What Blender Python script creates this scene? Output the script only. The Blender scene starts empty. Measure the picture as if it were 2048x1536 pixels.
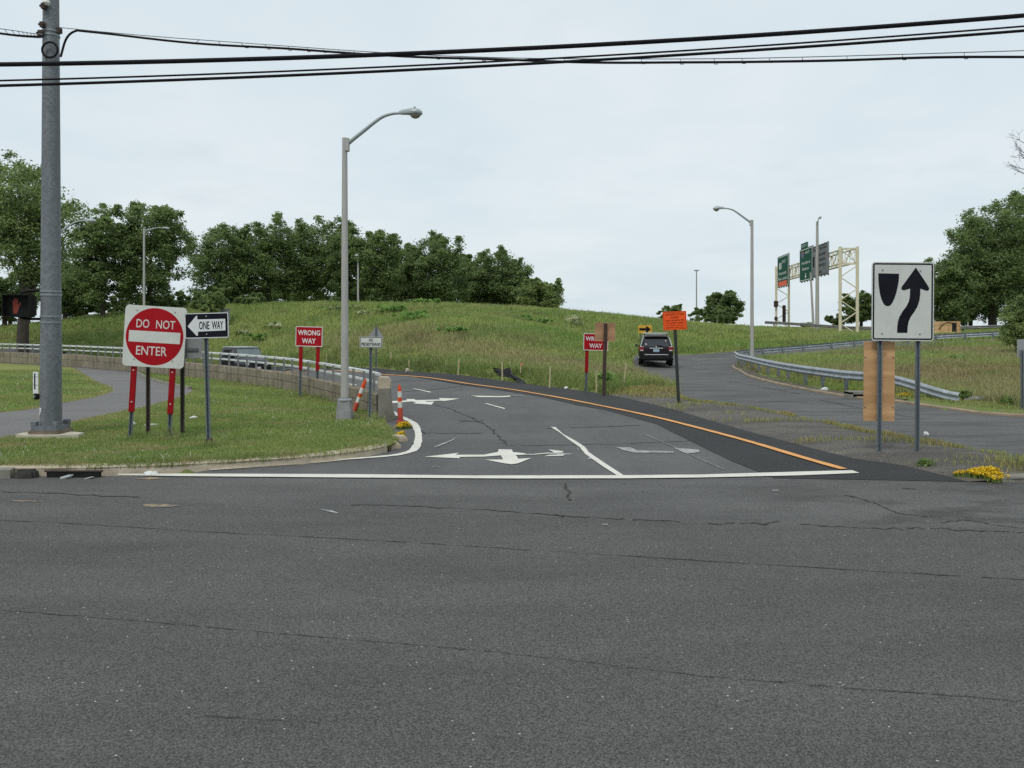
import bpy, bmesh, math, random
import numpy as np
from mathutils import Vector, Matrix
from mathutils.geometry import delaunay_2d_cdt, tessellate_polygon

random.seed(11)
RNG = np.random.default_rng(7)
SC = bpy.context.scene
COL = SC.collection
PI = math.pi
F, HZ, EYE = 1680.0, 657.0, 2.2      # focal length in photo pixels, horizon row, eye height

# ------------------------------------------------------------------ object helpers
def link(o, parent=None):
    COL.objects.link(o)
    if parent is not None:
        o.parent = parent
    return o

def tag(o, label=None, cat=None, group=None, kind=None):
    if label: o['label'] = label
    if cat: o['category'] = cat
    if group: o['group'] = group
    if kind: o['kind'] = kind
    return o

def empty(name, loc, label, cat, rz=0.0, roll=0.0, group=None):
    o = bpy.data.objects.new(name, None)
    o.empty_display_size = 0.2
    o.location = loc
    o.rotation_euler = (0, roll, rz)
    link(o)
    return tag(o, label, cat, group)

def copy_tree(o, parent=None):
    c = o.copy()
    COL.objects.link(c)
    c.parent = parent
    for ch in list(o.children):
        copy_tree(ch, c)
    return c

class MB:
    """collects shapes into one mesh"""
    def __init__(self):
        self.v, self.f, self.m, self.uv = [], [], [], {}
    def add(self, verts, faces, mi=0):
        b = len(self.v)
        self.v += [tuple(p) for p in verts]
        for f in faces:
            self.f.append([b + i for i in f]); self.m.append(mi)
        return self
    def box(self, c, s, rot=None, mi=0, taper=1.0):
        hx, hy, hz = s[0]/2, s[1]/2, s[2]/2
        vs = []
        for z in (-hz, hz):
            k = taper if z > 0 else 1.0
            for x, y in ((-hx, -hy), (hx, -hy), (hx, hy), (-hx, hy)):
                p = Vector((x*k, y*k, z))
                if rot is not None: p = rot @ p
                vs.append((p.x + c[0], p.y + c[1], p.z + c[2]))
        return self.add(vs, [(3,2,1,0),(4,5,6,7),(0,1,5,4),(1,2,6,5),(2,3,7,6),(3,0,4,7)], mi)
    def bar(self, a, b, w, h=None, mi=0):
        a, b = Vector(a), Vector(b); h = h or w
        d = (b - a); L = d.length
        if L < 1e-6: return self
        q = d.to_track_quat('Z', 'Y').to_matrix()
        return self.box((a + b)/2, (w, h, L), q, mi)
    def tube(self, pts, r, n=8, mi=0, caps=True):
        pts = [Vector(p) for p in pts]
        rs = r if isinstance(r, (list, tuple)) else [r]*len(pts)
        up0 = None; rings = []
        for i, p in enumerate(pts):
            d = (pts[min(i+1, len(pts)-1)] - pts[max(i-1, 0)])
            if d.length < 1e-9: d = Vector((0,0,1))
            d.normalize()
            if up0 is None:
                up0 = Vector((0,0,1)) if abs(d.z) < .9 else Vector((0,1,0))
            x = d.cross(up0)
            if x.length < 1e-4: x = d.orthogonal()
            x.normalize(); y = x.cross(d).normalized(); up0 = y
            rings.append([p + (x*math.cos(2*PI*k/n) + y*math.sin(2*PI*k/n))*rs[i] for k in range(n)])
        vs = [v for ring in rings for v in ring]; fs = []
        for i in range(len(rings)-1):
            for k in range(n):
                k2 = (k+1) % n
                fs.append((i*n+k, i*n+k2, (i+1)*n+k2, (i+1)*n+k))
        if caps:
            fs.append(tuple(range(n))[::-1]); fs.append(tuple((len(rings)-1)*n + k for k in range(n)))
        return self.add(vs, fs, mi)
    def lathe(self, prof, n=16, c=(0,0,0), mi=0):
        vs, fs = [], []
        for r, z in prof:
            for k in range(n):
                a = 2*PI*k/n
                vs.append((c[0]+r*math.cos(a), c[1]+r*math.sin(a), c[2]+z))
        for i in range(len(prof)-1):
            for k in range(n):
                k2 = (k+1) % n
                fs.append((i*n+k, i*n+k2, (i+1)*n+k2, (i+1)*n+k))
        fs.append(tuple(range(n))[::-1]); fs.append(tuple((len(prof)-1)*n+k for k in range(n)))
        return self.add(vs, fs, mi)
    def prism_xz(self, poly, y0, y1, mi_front=0, mi_rest=None):
        """polygon in the XZ plane, front at y0 (towards -Y), back at y1"""
        mr = mi_front if mi_rest is None else mi_rest
        n = len(poly)
        area = sum(poly[i][0]*poly[(i+1)%n][1]-poly[(i+1)%n][0]*poly[i][1] for i in range(n))
        if area < 0: poly = poly[::-1]
        fr = [(x, y0, z) for x, z in poly]; bk = [(x, y1, z) for x, z in poly]
        tri = tessellate_polygon([[Vector((x, z, 0)) for x, z in poly]])
        b = len(self.v); self.v += fr + bk
        for t in tri:
            t = list(t)
            ar = sum(poly[t[i]][0]*poly[t[(i+1)%3]][1]-poly[t[(i+1)%3]][0]*poly[t[i]][1] for i in range(3))
            if ar < 0: t = t[::-1]
            self.f.append([b+i for i in t]); self.m.append(mi_front)
            self.f.append([b+n+i for i in t[::-1]]); self.m.append(mr)
        for i in range(n):
            j = (i+1) % n
            self.f.append([b+j, b+i, b+n+i, b+n+j]); self.m.append(mr)
        return self
    def ring_xz(self, outer, inner, y, mi=0, depth=.003):
        n = len(outer)
        vs = [(x, y, z) for x, z in outer] + [(x, y, z) for x, z in inner]
        fs = [(i, (i+1)%n, n+(i+1)%n, n+i) for i in range(n)]
        return self.add(vs, fs, mi)
    def sweep(self, path, prof, closed=True, mi=0, uv=False, caps=True):
        """profile (n, z): n along the horizontal normal (to the right of travel), z up"""
        path = [Vector(p) for p in path]; m = len(prof)
        vs, fs, s, S = [], [], 0.0, []
        for i, p in enumerate(path):
            d = path[min(i+1, len(path)-1)] - path[max(i-1, 0)]
            d.z = 0; d.normalize(); nrm = Vector((d.y, -d.x, 0))
            if i: s += (path[i]-path[i-1]).length
            S.append(s)
            vs += [p + nrm*a + Vector((0,0,z)) for a, z in prof]
        mm = m if closed else m-1
        b = len(self.v)
        for i in range(len(path)-1):
            for k in range(mm):
                k2 = (k+1) % m
                fs.append((i*m+k, i*m+k2, (i+1)*m+k2, (i+1)*m+k))
                if uv:
                    self.uv[len(self.f)+len(fs)-1] = [(S[i],prof[k][1]+prof[k][0]),(S[i],prof[k2][1]+prof[k2][0]),(S[i+1],prof[k2][1]+prof[k2][0]),(S[i+1],prof[k][1]+prof[k][0])]
        if closed and caps:
            fs.append(tuple(range(m))[::-1]); fs.append(tuple((len(path)-1)*m+k for k in range(m)))
        return self.add(vs, fs, mi)
    def build(self, name, mats, parent=None, smooth=False, bevel=0.0):
        me = bpy.data.meshes.new(name)
        me.from_pydata(self.v, [], self.f)
        if not isinstance(mats, (list, tuple)): mats = [mats]
        for m in mats: me.materials.append(m)
        me.polygons.foreach_set('material_index', self.m)
        if self.uv:
            ul = me.uv_layers.new(name='UVMap')
            for p in me.polygons:
                c = self.uv.get(p.index)
                for k, li in enumerate(p.loop_indices):
                    ul.data[li].uv = c[k] if c and k < len(c) else (0, 0)
        me.update()
        bm = bmesh.new(); bm.from_mesh(me)
        bmesh.ops.recalc_face_normals(bm, faces=bm.faces)
        if bevel > 0:
            es = [e for e in bm.edges if len(e.link_faces) == 2 and e.calc_face_angle(0) > .6]
            bmesh.ops.bevel(bm, geom=es, offset=bevel, segments=2, affect='EDGES', clamp_overlap=True)
        bm.to_mesh(me); bm.free()
        if smooth:
            me.shade_smooth()
            try:
                me.set_sharp_from_angle(angle=math.radians(38))
            except Exception: pass
        o = bpy.data.objects.new(name, me)
        return link(o, parent)

def np_mesh(name, V, Fq, cols, mat, parent=None):
    """V (n,3) vertices, Fq (m,k) faces, cols (n,3) per-vertex colour"""
    me = bpy.data.meshes.new(name)
    n, (m, k) = len(V), Fq.shape
    me.vertices.add(n); me.vertices.foreach_set('co', V.astype(np.float32).ravel())
    me.loops.add(m*k); me.loops.foreach_set('vertex_index', Fq.astype(np.int32).ravel())
    me.polygons.add(m)
    me.polygons.foreach_set('loop_start', np.arange(0, m*k, k, dtype=np.int32))
    me.polygons.foreach_set('loop_total', np.full(m, k, dtype=np.int32))
    me.update(calc_edges=True)
    at = me.color_attributes.new('tint', 'FLOAT_COLOR', 'POINT')
    at.data.foreach_set('color', np.concatenate([cols, np.ones((n, 1))], 1).astype(np.float32).ravel())
    me.materials.append(mat)
    o = bpy.data.objects.new(name, me)
    return link(o, parent)

# ------------------------------------------------------------------ materials
class NT:
    def __init__(self, name):
        self.mat = bpy.data.materials.new(name); self.mat.use_nodes = True
        self.t = self.mat.node_tree; self.n = self.t.nodes
        self.b = self.n['Principled BSDF']
        self.pos = None
    def new(self, typ, **kw):
        nd = self.n.new(typ)
        for k, v in kw.items():
            if k in nd.inputs: nd.inputs[k].default_value = v
            else: setattr(nd, k, v)
        return nd
    def L(self, a, b): self.t.links.new(a, b)
    def coord(self, scale=(1,1,1), rot=0.0, obj=False):
        if obj:
            src = self.new('ShaderNodeTexCoord').outputs['Object']
        else:
            src = self.new('ShaderNodeNewGeometry').outputs['Position']
        mp = self.new('ShaderNodeMapping')
        mp.inputs['Scale'].default_value = scale
        mp.inputs['Rotation'].default_value = (0, 0, rot)
        self.L(src, mp.inputs['Vector'])
        return mp.outputs['Vector']
    def noise(self, vec, scale, detail=4, rough=.6, lo=.35, hi=.65):
        nz = self.new('ShaderNodeTexNoise'); nz.inputs['Scale'].default_value = scale
        nz.inputs['Detail'].default_value = detail; nz.inputs['Roughness'].default_value = rough
        self.L(vec, nz.inputs['Vector'])
        mr = self.new('ShaderNodeMapRange')
        mr.inputs[1].default_value = lo; mr.inputs[2].default_value = hi
        self.L(nz.outputs['Fac'], mr.inputs[0])
        return mr.outputs[0]
    def mix(self, fac, a, b, typ='MIX'):
        m = self.new('ShaderNodeMix', data_type='RGBA', blend_type=typ)
        for sock, v in ((m.inputs[0], fac), (m.inputs[6], a), (m.inputs[7], b)):
            if hasattr(v, 'is_linked'): self.L(v, sock)
            elif isinstance(v, (int, float)): sock.default_value = v
            else: sock.default_value = (*v, 1)
        return m.outputs[2]
    def mul(self, a, b):
        m = self.new('ShaderNodeMath', operation='MULTIPLY')
        for sock, v in ((m.inputs[0], a), (m.inputs[1], b)):
            if hasattr(v, 'is_linked'): self.L(v, sock)
            else: sock.default_value = v
        return m.outputs[0]
    def bump(self, h, strength, dist):
        b = self.new('ShaderNodeBump'); b.inputs['Strength'].default_value = strength
        b.inputs['Distance'].default_value = dist
        self.L(h, b.inputs['Height']); self.L(b.outputs[0], self.b.inputs['Normal'])
    def done(self, col, rough=.6, metal=0.0, spec=.5):
        if hasattr(col, 'is_linked'): self.L(col, self.b.inputs['Base Color'])
        else: self.b.inputs['Base Color'].default_value = (*col, 1)
        if hasattr(rough, 'is_linked'): self.L(rough, self.b.inputs['Roughness'])
        else: self.b.inputs['Roughness'].default_value = rough
        self.b.inputs['Metallic'].default_value = metal
        self.b.inputs['Specular IOR Level'].default_value = spec
        return self.mat

def pmat(name, c1, c2=None, scale=6.0, rough=.6, metal=0.0, spec=.4, stretch=(1,1,1), obj=True, bump=0, detail=5, lo=.35, hi=.65):
    t = NT(name)
    if c2 is None: c2 = tuple(x*.86 for x in c1)
    v = t.coord(stretch, obj=obj)
    f = t.noise(v, scale, detail, .62, lo, hi)
    if bump: t.bump(f, bump, .01)
    return t.done(t.mix(f, c1, c2), rough, metal, spec)

def asphalt(name, base, var=.16, streak=0.0, grain=.55, specks=.97, rot=0.0, warm=(1,1,1), patch=None, sz=(.18,.9,1)):
    t = NT(name)
    v = t.coord()
    b = tuple(base*w for w in warm)
    big = t.noise(t.coord((.35,1,1)), .55, 6, .62, .34, .66)
    col = t.mix(big, tuple(x*(1-var) for x in b), tuple(x*(1+var) for x in b))
    if streak:
        vs = t.coord(sz, rot=rot)
        st = t.noise(vs, 1.6, 6, .65, .46, .68)
        col = t.mix(t.mul(st, streak), col, tuple(x*.42 for x in b))
    if patch:
        pf = t.noise(t.coord((.5,1,1)), patch[0], 7, .7, patch[1], patch[2])
        pm = t.mul(pf, patch[3])
        if len(patch) > 5:
            sx_ = t.new('ShaderNodeSeparateXYZ'); t.L(v, sx_.inputs[0]); mr_ = t.new('ShaderNodeMapRange'); mr_.inputs[1].default_value = patch[5]; mr_.inputs[2].default_value = patch[6]; mr_.inputs[3].default_value = .18; t.L(sx_.outputs[0], mr_.inputs[0]); pm = t.mul(pm, mr_.outputs[0])
        col = t.mix(pm, col, patch[4])
    g = t.noise(v, 95, 3, .75, .3, .7)
    ag = t.new('ShaderNodeTexVoronoi', feature='F1'); ag.inputs['Scale'].default_value = 105; t.L(v, ag.inputs['Vector'])
    ags = t.new('ShaderNodeSeparateColor'); t.L(ag.outputs['Color'], ags.inputs[0])
    g2 = ags.outputs[1]
    gm = t.mix(g, (1-grain,)*3, (1+grain,)*3)
    col = t.mix(1.0, col, gm, 'MULTIPLY')
    col = t.mix(1.0, col, t.mix(g2, (1-grain*.85,)*3, (1+grain*.85,)*3), 'MULTIPLY')
    vo = t.new('ShaderNodeTexVoronoi', feature='F1'); vo.inputs['Scale'].default_value = 24
    t.L(v, vo.inputs['Vector'])
    sep = t.new('ShaderNodeSeparateColor'); t.L(vo.outputs['Color'], sep.inputs[0])
    rare = t.new('ShaderNodeMath', operation='GREATER_THAN'); rare.inputs[1].default_value = specks; t.L(sep.outputs[0], rare.inputs[0])
    small = t.new('ShaderNodeMath', operation='LESS_THAN'); small.inputs[1].default_value = .165; t.L(vo.outputs['Distance'], small.inputs[0])
    col = t.mix(t.mul(t.mul(rare.outputs[0], small.outputs[0]), .8), col, (.52,.50,.46))
    t.bump(g, .35, .006)
    return t.done(col, .82, 0, .32)

def foliage_mat(name, trans=.36):
    t = NT(name)
    a = t.new('ShaderNodeAttribute', attribute_name='tint')
    out = t.n['Material Output']
    t.L(a.outputs['Color'], t.b.inputs['Base Color'])
    t.b.inputs['Roughness'].default_value = .55
    t.b.inputs['Specular IOR Level'].default_value = .25
    tr = t.new('ShaderNodeBsdfTranslucent'); t.L(a.outputs['Color'], tr.inputs['Color'])
    mx = t.new('ShaderNodeMixShader'); mx.inputs[0].default_value = trans
    t.L(t.b.outputs[0], mx.inputs[1]); t.L(tr.outputs[0], mx.inputs[2]); t.L(mx.outputs[0], out.inputs['Surface'])
    return t.mat

M = {}
M['road'] = asphalt('road_asphalt', .083, .17, .22, .62, .962, warm=(1.03,1.0,.945))
M['ramp'] = asphalt('ramp_asphalt', .104, .12, .35, .35, .985, rot=.5, warm=(1.02,1.0,.98), sz=(.5,.12,1))
M['apron'] = asphalt('apron_asphalt', .096, .16, .3, .5, .975, warm=(1.03,1.0,.96), patch=(1.3,.47,.62,.8,(.042,.040,.037),2.0,5.0))
M['newasph'] = asphalt('new_asphalt', .028, .18, 0, .45, .99)
M['old'] = asphalt('old_asphalt', .106, .18, .85, .4, .985, warm=(1.03,1.0,.96), sz=(.22,1.0,1))
M['island'] = asphalt('island_asphalt', .086, .3, .5, .95, .94, warm=(1.1,1.0,.88), patch=(1.5,.5,.68,.55,(.16,.14,.10)))
M['path'] = asphalt('path_asphalt', .15, .1, 0, .3, .99, warm=(1.04,1.0,.97))
M['crack'] = pmat('crack_tar', (.036,.036,.035), (.085,.084,.08), 14, .9, spec=.1, detail=6, lo=.42, hi=.6)

def paint(name, c, wear_lo, wear_hi, under=(.1,.1,.1), amt=.9):
    t = NT(name)
    v = t.coord()
    w = t.noise(v, 7, 8, .75, wear_lo, wear_hi)
    fine = t.noise(v, 70, 3, .7, .3, .7)
    col = t.mix(t.noise(v, 2.2, 4, .6, .3, .7), c, tuple(x*.84 for x in c))
    col = t.mix(t.mul(w, amt), col, under)
    col = t.mix(1.0, col, t.mix(fine, (.9,)*3, (1.06,)*3), 'MULTIPLY')
    return t.done(col, .6, 0, .3)
M['white'] = paint('white_road_paint', (.72,.70,.62), .58, .75, amt=.8)
M['whiteworn'] = paint('worn_white_paint', (.42,.42,.41), .46, .62, amt=.85)
M['faint'] = paint('faded_white_paint', (.2,.2,.2), .4, .6, amt=.9)
M['yellow'] = paint('yellow_road_paint', (.78,.36,.095), .6, .78, under=(.06,.055,.05), amt=.8)
M['rustspot'] = paint('orange_spot_paint', (.40,.29,.17), .40, .58, amt=.92)

def ground_mat(name, cols, s1=.25, s2=2.5):
    t = NT(name)
    v = t.coord()
    c = t.mix(t.noise(v, s1, 6, .65, .35, .65), cols[0], cols[1])
    c = t.mix(t.noise(v, s2, 6, .7, .45, .7), c, cols[2])
    c = t.mix(1.0, c, t.mix(t.noise(v, 22, 4, .75, .3, .7), (.7,)*3, (1.3,)*3), 'MULTIPLY')
    t.bump(t.noise(v, 14, 5, .7, .3, .7), .6, .04)
    return t.done(c, .95, 0, .1)
M['lawn'] = ground_mat('lawn_ground', ((.19,.235,.066),(.225,.255,.083),(.27,.24,.115)))
M['hill'] = ground_mat('hill_ground', ((.15,.20,.055),(.185,.215,.07),(.22,.195,.10)))
M['dirt'] = ground_mat('dirt_ground', ((.16,.14,.105),(.11,.10,.085),(.07,.065,.055)), .8, 3)
M['blade'] = foliage_mat('grass_blades', .25)
M['leaf'] = foliage_mat('leaves', .5)
M['bark'] = pmat('bark', (.075,.06,.045), (.035,.028,.022), 5, .9, stretch=(3,3,.5), bump=.6)
M['kerb2'] = pmat('old_brown_kerb', (.34,.265,.18), (.2,.155,.11), 2.0, .9, bump=.5, detail=8)
M['kerb'] = pmat('kerb_stone', (.52,.45,.345), (.36,.305,.225), 3.0, .9, bump=.5, detail=8)
M['concrete'] = pmat('pale_concrete', (.56,.52,.42), (.44,.40,.32), 4, .9, bump=.3, detail=8)
M['conc2'] = pmat('grey_concrete', (.26,.245,.21), (.165,.155,.13), 3, .9, bump=.3, detail=8)

M['brownconc'] = pmat('stained_brown_concrete', (.24,.19,.14), (.13,.105,.08), 5, .9, bump=.4, detail=8)

def wall_mat():
    t = NT('weathered_wall_concrete')
    uv = t.new('ShaderNodeUVMap').outputs[0]
    br = t.new('ShaderNodeTexBrick', offset=.5, squash=1)
    br.inputs['Scale'].default_value = 1.0
    br.inputs['Mortar Size'].default_value = .010
    br.inputs['Mortar Smooth'].default_value = .3
    br.inputs['Brick Width'].default_value = 1.45
    br.inputs['Row Height'].default_value = .36
    br.inputs['Color1'].default_value = (.225,.195,.145,1)
    br.inputs['Color2'].default_value = (.275,.245,.185,1)
    br.inputs['Mortar'].default_value = (.05,.045,.038,1)
    t.L(uv, br.inputs['Vector'])
    mp = t.new('ShaderNodeMapping'); mp.inputs['Scale'].default_value = (3.2,.35,1)
    t.L(uv, mp.inputs['Vector'])
    streak = t.noise(mp.outputs[0], 1.5, 6, .65, .46, .68)
    col = t.mix(t.mul(streak, .62), br.outputs['Color'], (.075,.068,.055))
    v = t.coord()
    col = t.mix(1.0, col, t.mix(t.noise(v, 4, 7, .7, .3, .7), (.72,)*3, (1.22,)*3), 'MULTIPLY')
    t.bump(t.noise(v, 20, 5, .7, .3, .7), .4, .01)
    return t.done(col, .92, 0, .15)
M['wall'] = wall_mat()

def galv(name, c, sp, rough, metal, amt=.25):
    t = NT(name)
    v = t.coord(obj=True)
    vo = t.new('ShaderNodeTexVoronoi'); vo.inputs['Scale'].default_value = sp; t.L(v, vo.inputs['Vector'])
    sep = t.new('ShaderNodeSeparateColor'); t.L(vo.outputs['Color'], sep.inputs[0])
    col = t.mix(sep.outputs[0], tuple(x*(1-amt) for x in c), tuple(x*(1+amt) for x in c))
    col = t.mix(t.noise(t.coord((2.5,2.5,.25), obj=True), 1.6, 6, .65, .42, .7), col, tuple(x*.72 for x in c))
    return t.done(col, rough, metal, .4)
M['galvpole'] = galv('galvanised_pole', (.185,.20,.215), 26, .62, .25, .22)
M['galv'] = galv('galvanised_steel', (.27,.30,.315), 30, .55, .35, .15)
M['galvpost'] = galv('galvanised_post', (.16,.185,.205), 30, .6, .25, .15)
M['rail'] = galv('bright_rail', (.66,.68,.68), 20, .5, .2, .08)
M['railpost'] = galv('rail_post', (.24,.25,.245), 30, .65, .2, .15)
M['guard'] = galv('guardrail_steel', (.36,.39,.42), 9, .5, .35, .18)
M['darkrail'] = galv('weathered_rail', (.20,.20,.185), 10, .7, .2, .2)
M['alu'] = pmat('aluminium_back', (.33,.335,.34), (.28,.285,.29), 3, .6, .1, .2)
M['lampgrey'] = pmat('pale_lamp_pole', (.44,.43,.40), (.37,.365,.345), 5, .6, .1, stretch=(2,2,.4))
M['lamphead'] = pmat('lamp_head_paint', (.40,.45,.46), (.34,.38,.39), 4, .45, .1)
M['lampbase'] = pmat('lamp_base_metal', (.32,.32,.32), (.24,.24,.245), 6, .6, .2)
M['glass_lens'] = pmat('lamp_lens', (.34,.33,.28), (.22,.21,.18), 9, .15, 0, .6)
M['red'] = pmat('sign_red', (.40,.008,.016), (.345,.007,.013), 3, .5, 0, .12)
M['darkred'] = pmat('post_red', (.33,.006,.011), (.25,.006,.010), 6, .5, 0, .15, stretch=(1,1,.6))
M['swhite'] = pmat('sign_white', (.64,.65,.61), (.58,.59,.55), 2.5, .4, 0, .4)
M['purewhite'] = pmat('sign_bright_white', (.74,.75,.75), (.68,.69,.69), 2.5, .4, 0, .4)
M['black'] = pmat('sign_black', (.010,.011,.016), (.015,.016,.021), 3, .6, 0, .08)
M['orange'] = pmat('sign_orange', (.92,.115,.02), (.86,.105,.02), 3, .5, 0, .15)
M['delorange'] = pmat('delineator_orange', (.78,.085,.018), (.64,.07,.016), 6, .5, 0, .15)
M['delred'] = pmat('delineator_base_red', (.42,.055,.03), (.32,.045,.03), 6, .6)
M['signyellow'] = pmat('sign_yellow', (.66,.37,.04), (.58,.33,.04), 3, .45)
M['green'] = pmat('sign_green', (.004,.088,.052), (.004,.078,.046), 1, .6, 0, .06)
M['signgrey'] = pmat('sign_grey', (.22,.225,.235), (.195,.20,.21), 1, .6, 0, .1)
M['shieldblue'] = pmat('shield_blue', (.06,.06,.16), (.05,.05,.14), 3, .5)
M['shieldred'] = pmat('shield_red', (.3,.05,.06), (.26,.05,.06), 3, .5)
M['cream'] = pmat('cream_gantry_paint', (.70,.64,.46), (.60,.55,.40), 3, .6)
M['rust'] = pmat('rusty_steel', (.075,.05,.038), (.045,.033,.027), 9, .8, .2)
M['brownpost'] = pmat('brown_post', (.10,.085,.07), (.065,.055,.045), 8, .75, .2)
M['blackpost'] = pmat('dark_green_post', (.02,.028,.024), (.03,.035,.032), 8, .6)
M['stake'] = pmat('stake_wood', (.52,.46,.27), (.42,.36,.21), 8, .85, stretch=(3,3,.6))
M['pink'] = pmat('pink_ribbon', (.62,.25,.16), (.55,.22,.14), 8, .7)
M['rubber'] = pmat('black_rubber', (.012,.012,.012), (.02,.02,.02), 9, .9, spec=.12)
M['cable'] = pmat('black_cable', (.010,.010,.014), (.016,.016,.02), 3, .7, 0, .12, stretch=(14,1,1))
M['housing'] = pmat('black_housing', (.012,.012,.011), (.018,.018,.017), 4, .7, spec=.15)
M['fabric'] = pmat('silt_fabric', (.012,.012,.013), (.03,.03,.033), 5, .6, spec=.15, bump=.5)
M['litter'] = pmat('white_litter', (.72,.72,.70), (.6,.6,.58), 12, .6)
M['dullwhite'] = pmat('dull_plastic', (.42,.43,.43), (.28,.285,.285), 14, .45)
M['stone'] = pmat('pale_stone', (.5,.46,.38), (.38,.35,.28), 6, .9, bump=.4)
def ply(name, a, b):
    t = NT(name)
    v = t.coord((1.2,1,9), obj=True)
    f = t.noise(v, 2.2, 8, .68, .35, .66)
    k = t.noise(t.coord(obj=True), 5, 3, .5, .62, .74)
    band = t.noise(t.coord((.02,.02,2.6), obj=True), 1.4, 1, .4, .42, .58)
    c = t.mix(f, a, b)
    c = t.mix(t.mul(band, .7), c, tuple(x*.72 for x in b))
    return t.done(t.mix(t.mul(k, .5), c, tuple(x*.5 for x in b)), .75, 0, .25)
M['ply'] = ply('plywood', (.66,.41,.21), (.52,.30,.14))
M['ply2'] = ply('old_plywood', (.50,.29,.165), (.38,.21,.115))
M['tan'] = ply('tan_plywood', (.74,.50,.27), (.62,.40,.20))
M['carblack'] = pmat('dark_car_paint', (.012,.007,.010), (.015,.009,.012), 2, .25, .1, .4)
M['cargrey'] = pmat('grey_car_paint', (.05,.054,.062), (.04,.044,.05), 2, .25, .3, .5)
M['roofwhite_sheen'] = pmat('pale_roof_and_sky_sheen', (.55,.57,.58), (.5,.52,.53), 2, .3, .2, .5)  # pale roof colour, also used as painted sky reflection on the dark SUV
M['plastic'] = pmat('black_plastic', (.011,.011,.011), (.016,.016,.016), 6, .7, spec=.15)
M['autoglass'] = pmat('tinted_glass', (.012,.014,.017), (.018,.02,.024), 1, .05, 0, .8)
M['screen'] = pmat('windscreen_glass', (.14,.18,.18), (.1,.13,.13), 2, .06, 0, .8)
M['chrome'] = pmat('chrome_trim', (.66,.67,.68), (.58,.59,.6), 3, .2, .6)
M['taillight'] = pmat('tail_lamp_red', (.30,.012,.02), (.24,.01,.016), 8, .15, 0, .6)
M['clearlens'] = pmat('clear_lens', (.62,.60,.58), (.52,.5,.48), 8, .15, 0, .6)
M['plate'] = pmat('plate_blue', (.34,.45,.55), (.28,.38,.48), 12, .5)
M['rim'] = pmat('wheel_rim', (.36,.36,.37), (.28,.28,.29), 6, .35, .6)
def emit_mat(name, c, s):
    t = NT(name)
    v = t.coord(obj=True)
    col = t.mix(t.noise(v, 60, 3, .6, .3, .7), c, tuple(x*.7 for x in c))
    t.L(col, t.b.inputs['Emission Color']); t.b.inputs['Emission Strength'].default_value = s
    return t.done(col, .6)
M['hand'] = emit_mat('signal_hand', (.24,.035,.015), .1)
M['yflower'] = foliage_mat('yellow_petals', .2)
# ------------------------------------------------------------------ terrain height (metres), smooth through surveyed points
CP = []
for x in (-30,-20,-10,0,10,20,30):
    for y in (-12,-4,4,9,13): CP.append((x,y,0))
CP += [(x,17,0) for x in (-28,-20,-12,-6,0,6,11,16)] + [(x,23,0) for x in (-26,-18,-10,-4,2,8,12)]
CP += [(-18,30,0),(-10,27,0),(-28,36,0),(-22,38,0),(-36,46,0),(-30,30,0)]
CP += [(-2,30,0),(3,26,0),(-6,35,-.04),(-10,40,-.28),(-15,45,-.62),(-22,51,-1.0),(-30,56,-1.4),(-40,61,-1.8),(-15.9,50,-.66),(-20,53,-.9)]
CP += [(-6.5,42,-.02),(-12,52.5,-.36),(-18.5,58.5,-.6),(-27,65,-.7),(-38,70,-.8)]
CP += [(-6,44.5,.25),(-11.2,55,.2),(-17.5,61.5,0),(-26,67.5,-.1)]
CP += [(-1,34,.03),(1.5,31,.02),(5,32.5,.02),(0,38,.25),(3,40,.3),(3,50,1.0),(-3,50,1.1),(-8,58,1.9),(5,58,1.6)]
CP += [(-37,74,1.45),(-33.2,75,2.2),(-26,76,2.95),(-20.7,76,3.55),(-14.5,76,3.75),(-10,76,4.0),(-5.5,76,4.05),(-1.07,76,3.9),(3.4,76,3.62),(7.9,76,3.1),(12.5,77,2.75),(17.5,79,2.35),(22.7,81,1.9),(29.1,86,1.95),(34,86,1.6),(39,76,1.5)]
CP += [(-39.6,72,1.1),(-48,75,1.0),(-60,78,1.0)]
CP += [(8,40,.0),(8,45,.02),(6.5,47,.1),(9.5,52,.08),(13,57,.15),(18,60,.35),(23,61,.65),(28,61.5,1.0),(35,61,1.35),(50,58,1.85),(11,63,.5),(16,66,.9),(23,67,1.0),(30,67,1.3)]
CP += [(14,50,.12),(18,55.8,.25),(23.1,57.5,.6),(27.5,58,.92),(34,57.5,1.3),(45,55,1.65)]
CP += [(12,42,.1),(12.3,33,.06),(12.8,27,.06),(13.5,24,.05),(18,24,.05),(25,25,.1),(18,34,.25),(19,45,.4),(27,42,.6),(35,45,1.0),(30,31,.3),(45,40,1.1)]
CP += [(52,72,2.0),(62,62,2.1),(70,92,2.2),(85,50,2.0)]
CP += [(x,110,2.4) for x in (-80,-45,-15,15,45,80)] + [(x,180,2.0) for x in (-160,-60,0,60,160)] + [(x,400,1.9) for x in (-400,0,400)]
CP += [(-90,60,.6),(-60,40,0),(-60,18,0),(60,20,0),(90,18,0),(-100,0,0),(100,0,0),(0,-70,0),(-100,-70,0),(100,-70,0),(-300,0,0),(300,0,0),(0,-300,0)]
CP = np.array(CP, float)
def _phi(d2): return np.where(d2 > 0, .5*d2*np.log(np.maximum(d2, 1e-12)), 0)
def _fit():
    P, z = CP[:, :2]/50, CP[:, 2]
    n = len(P)
    A = np.zeros((n+3, n+3))
    A[:n, :n] = _phi(((P[:, None]-P[None])**2).sum(2)) + np.eye(n)*2e-4
    A[:n, n] = 1; A[:n, n+1:] = P
    A[n, :n] = 1; A[n+1:, :n] = P.T
    return np.linalg.solve(A, np.concatenate([z, np.zeros(3)]))
_W = _fit()
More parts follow.
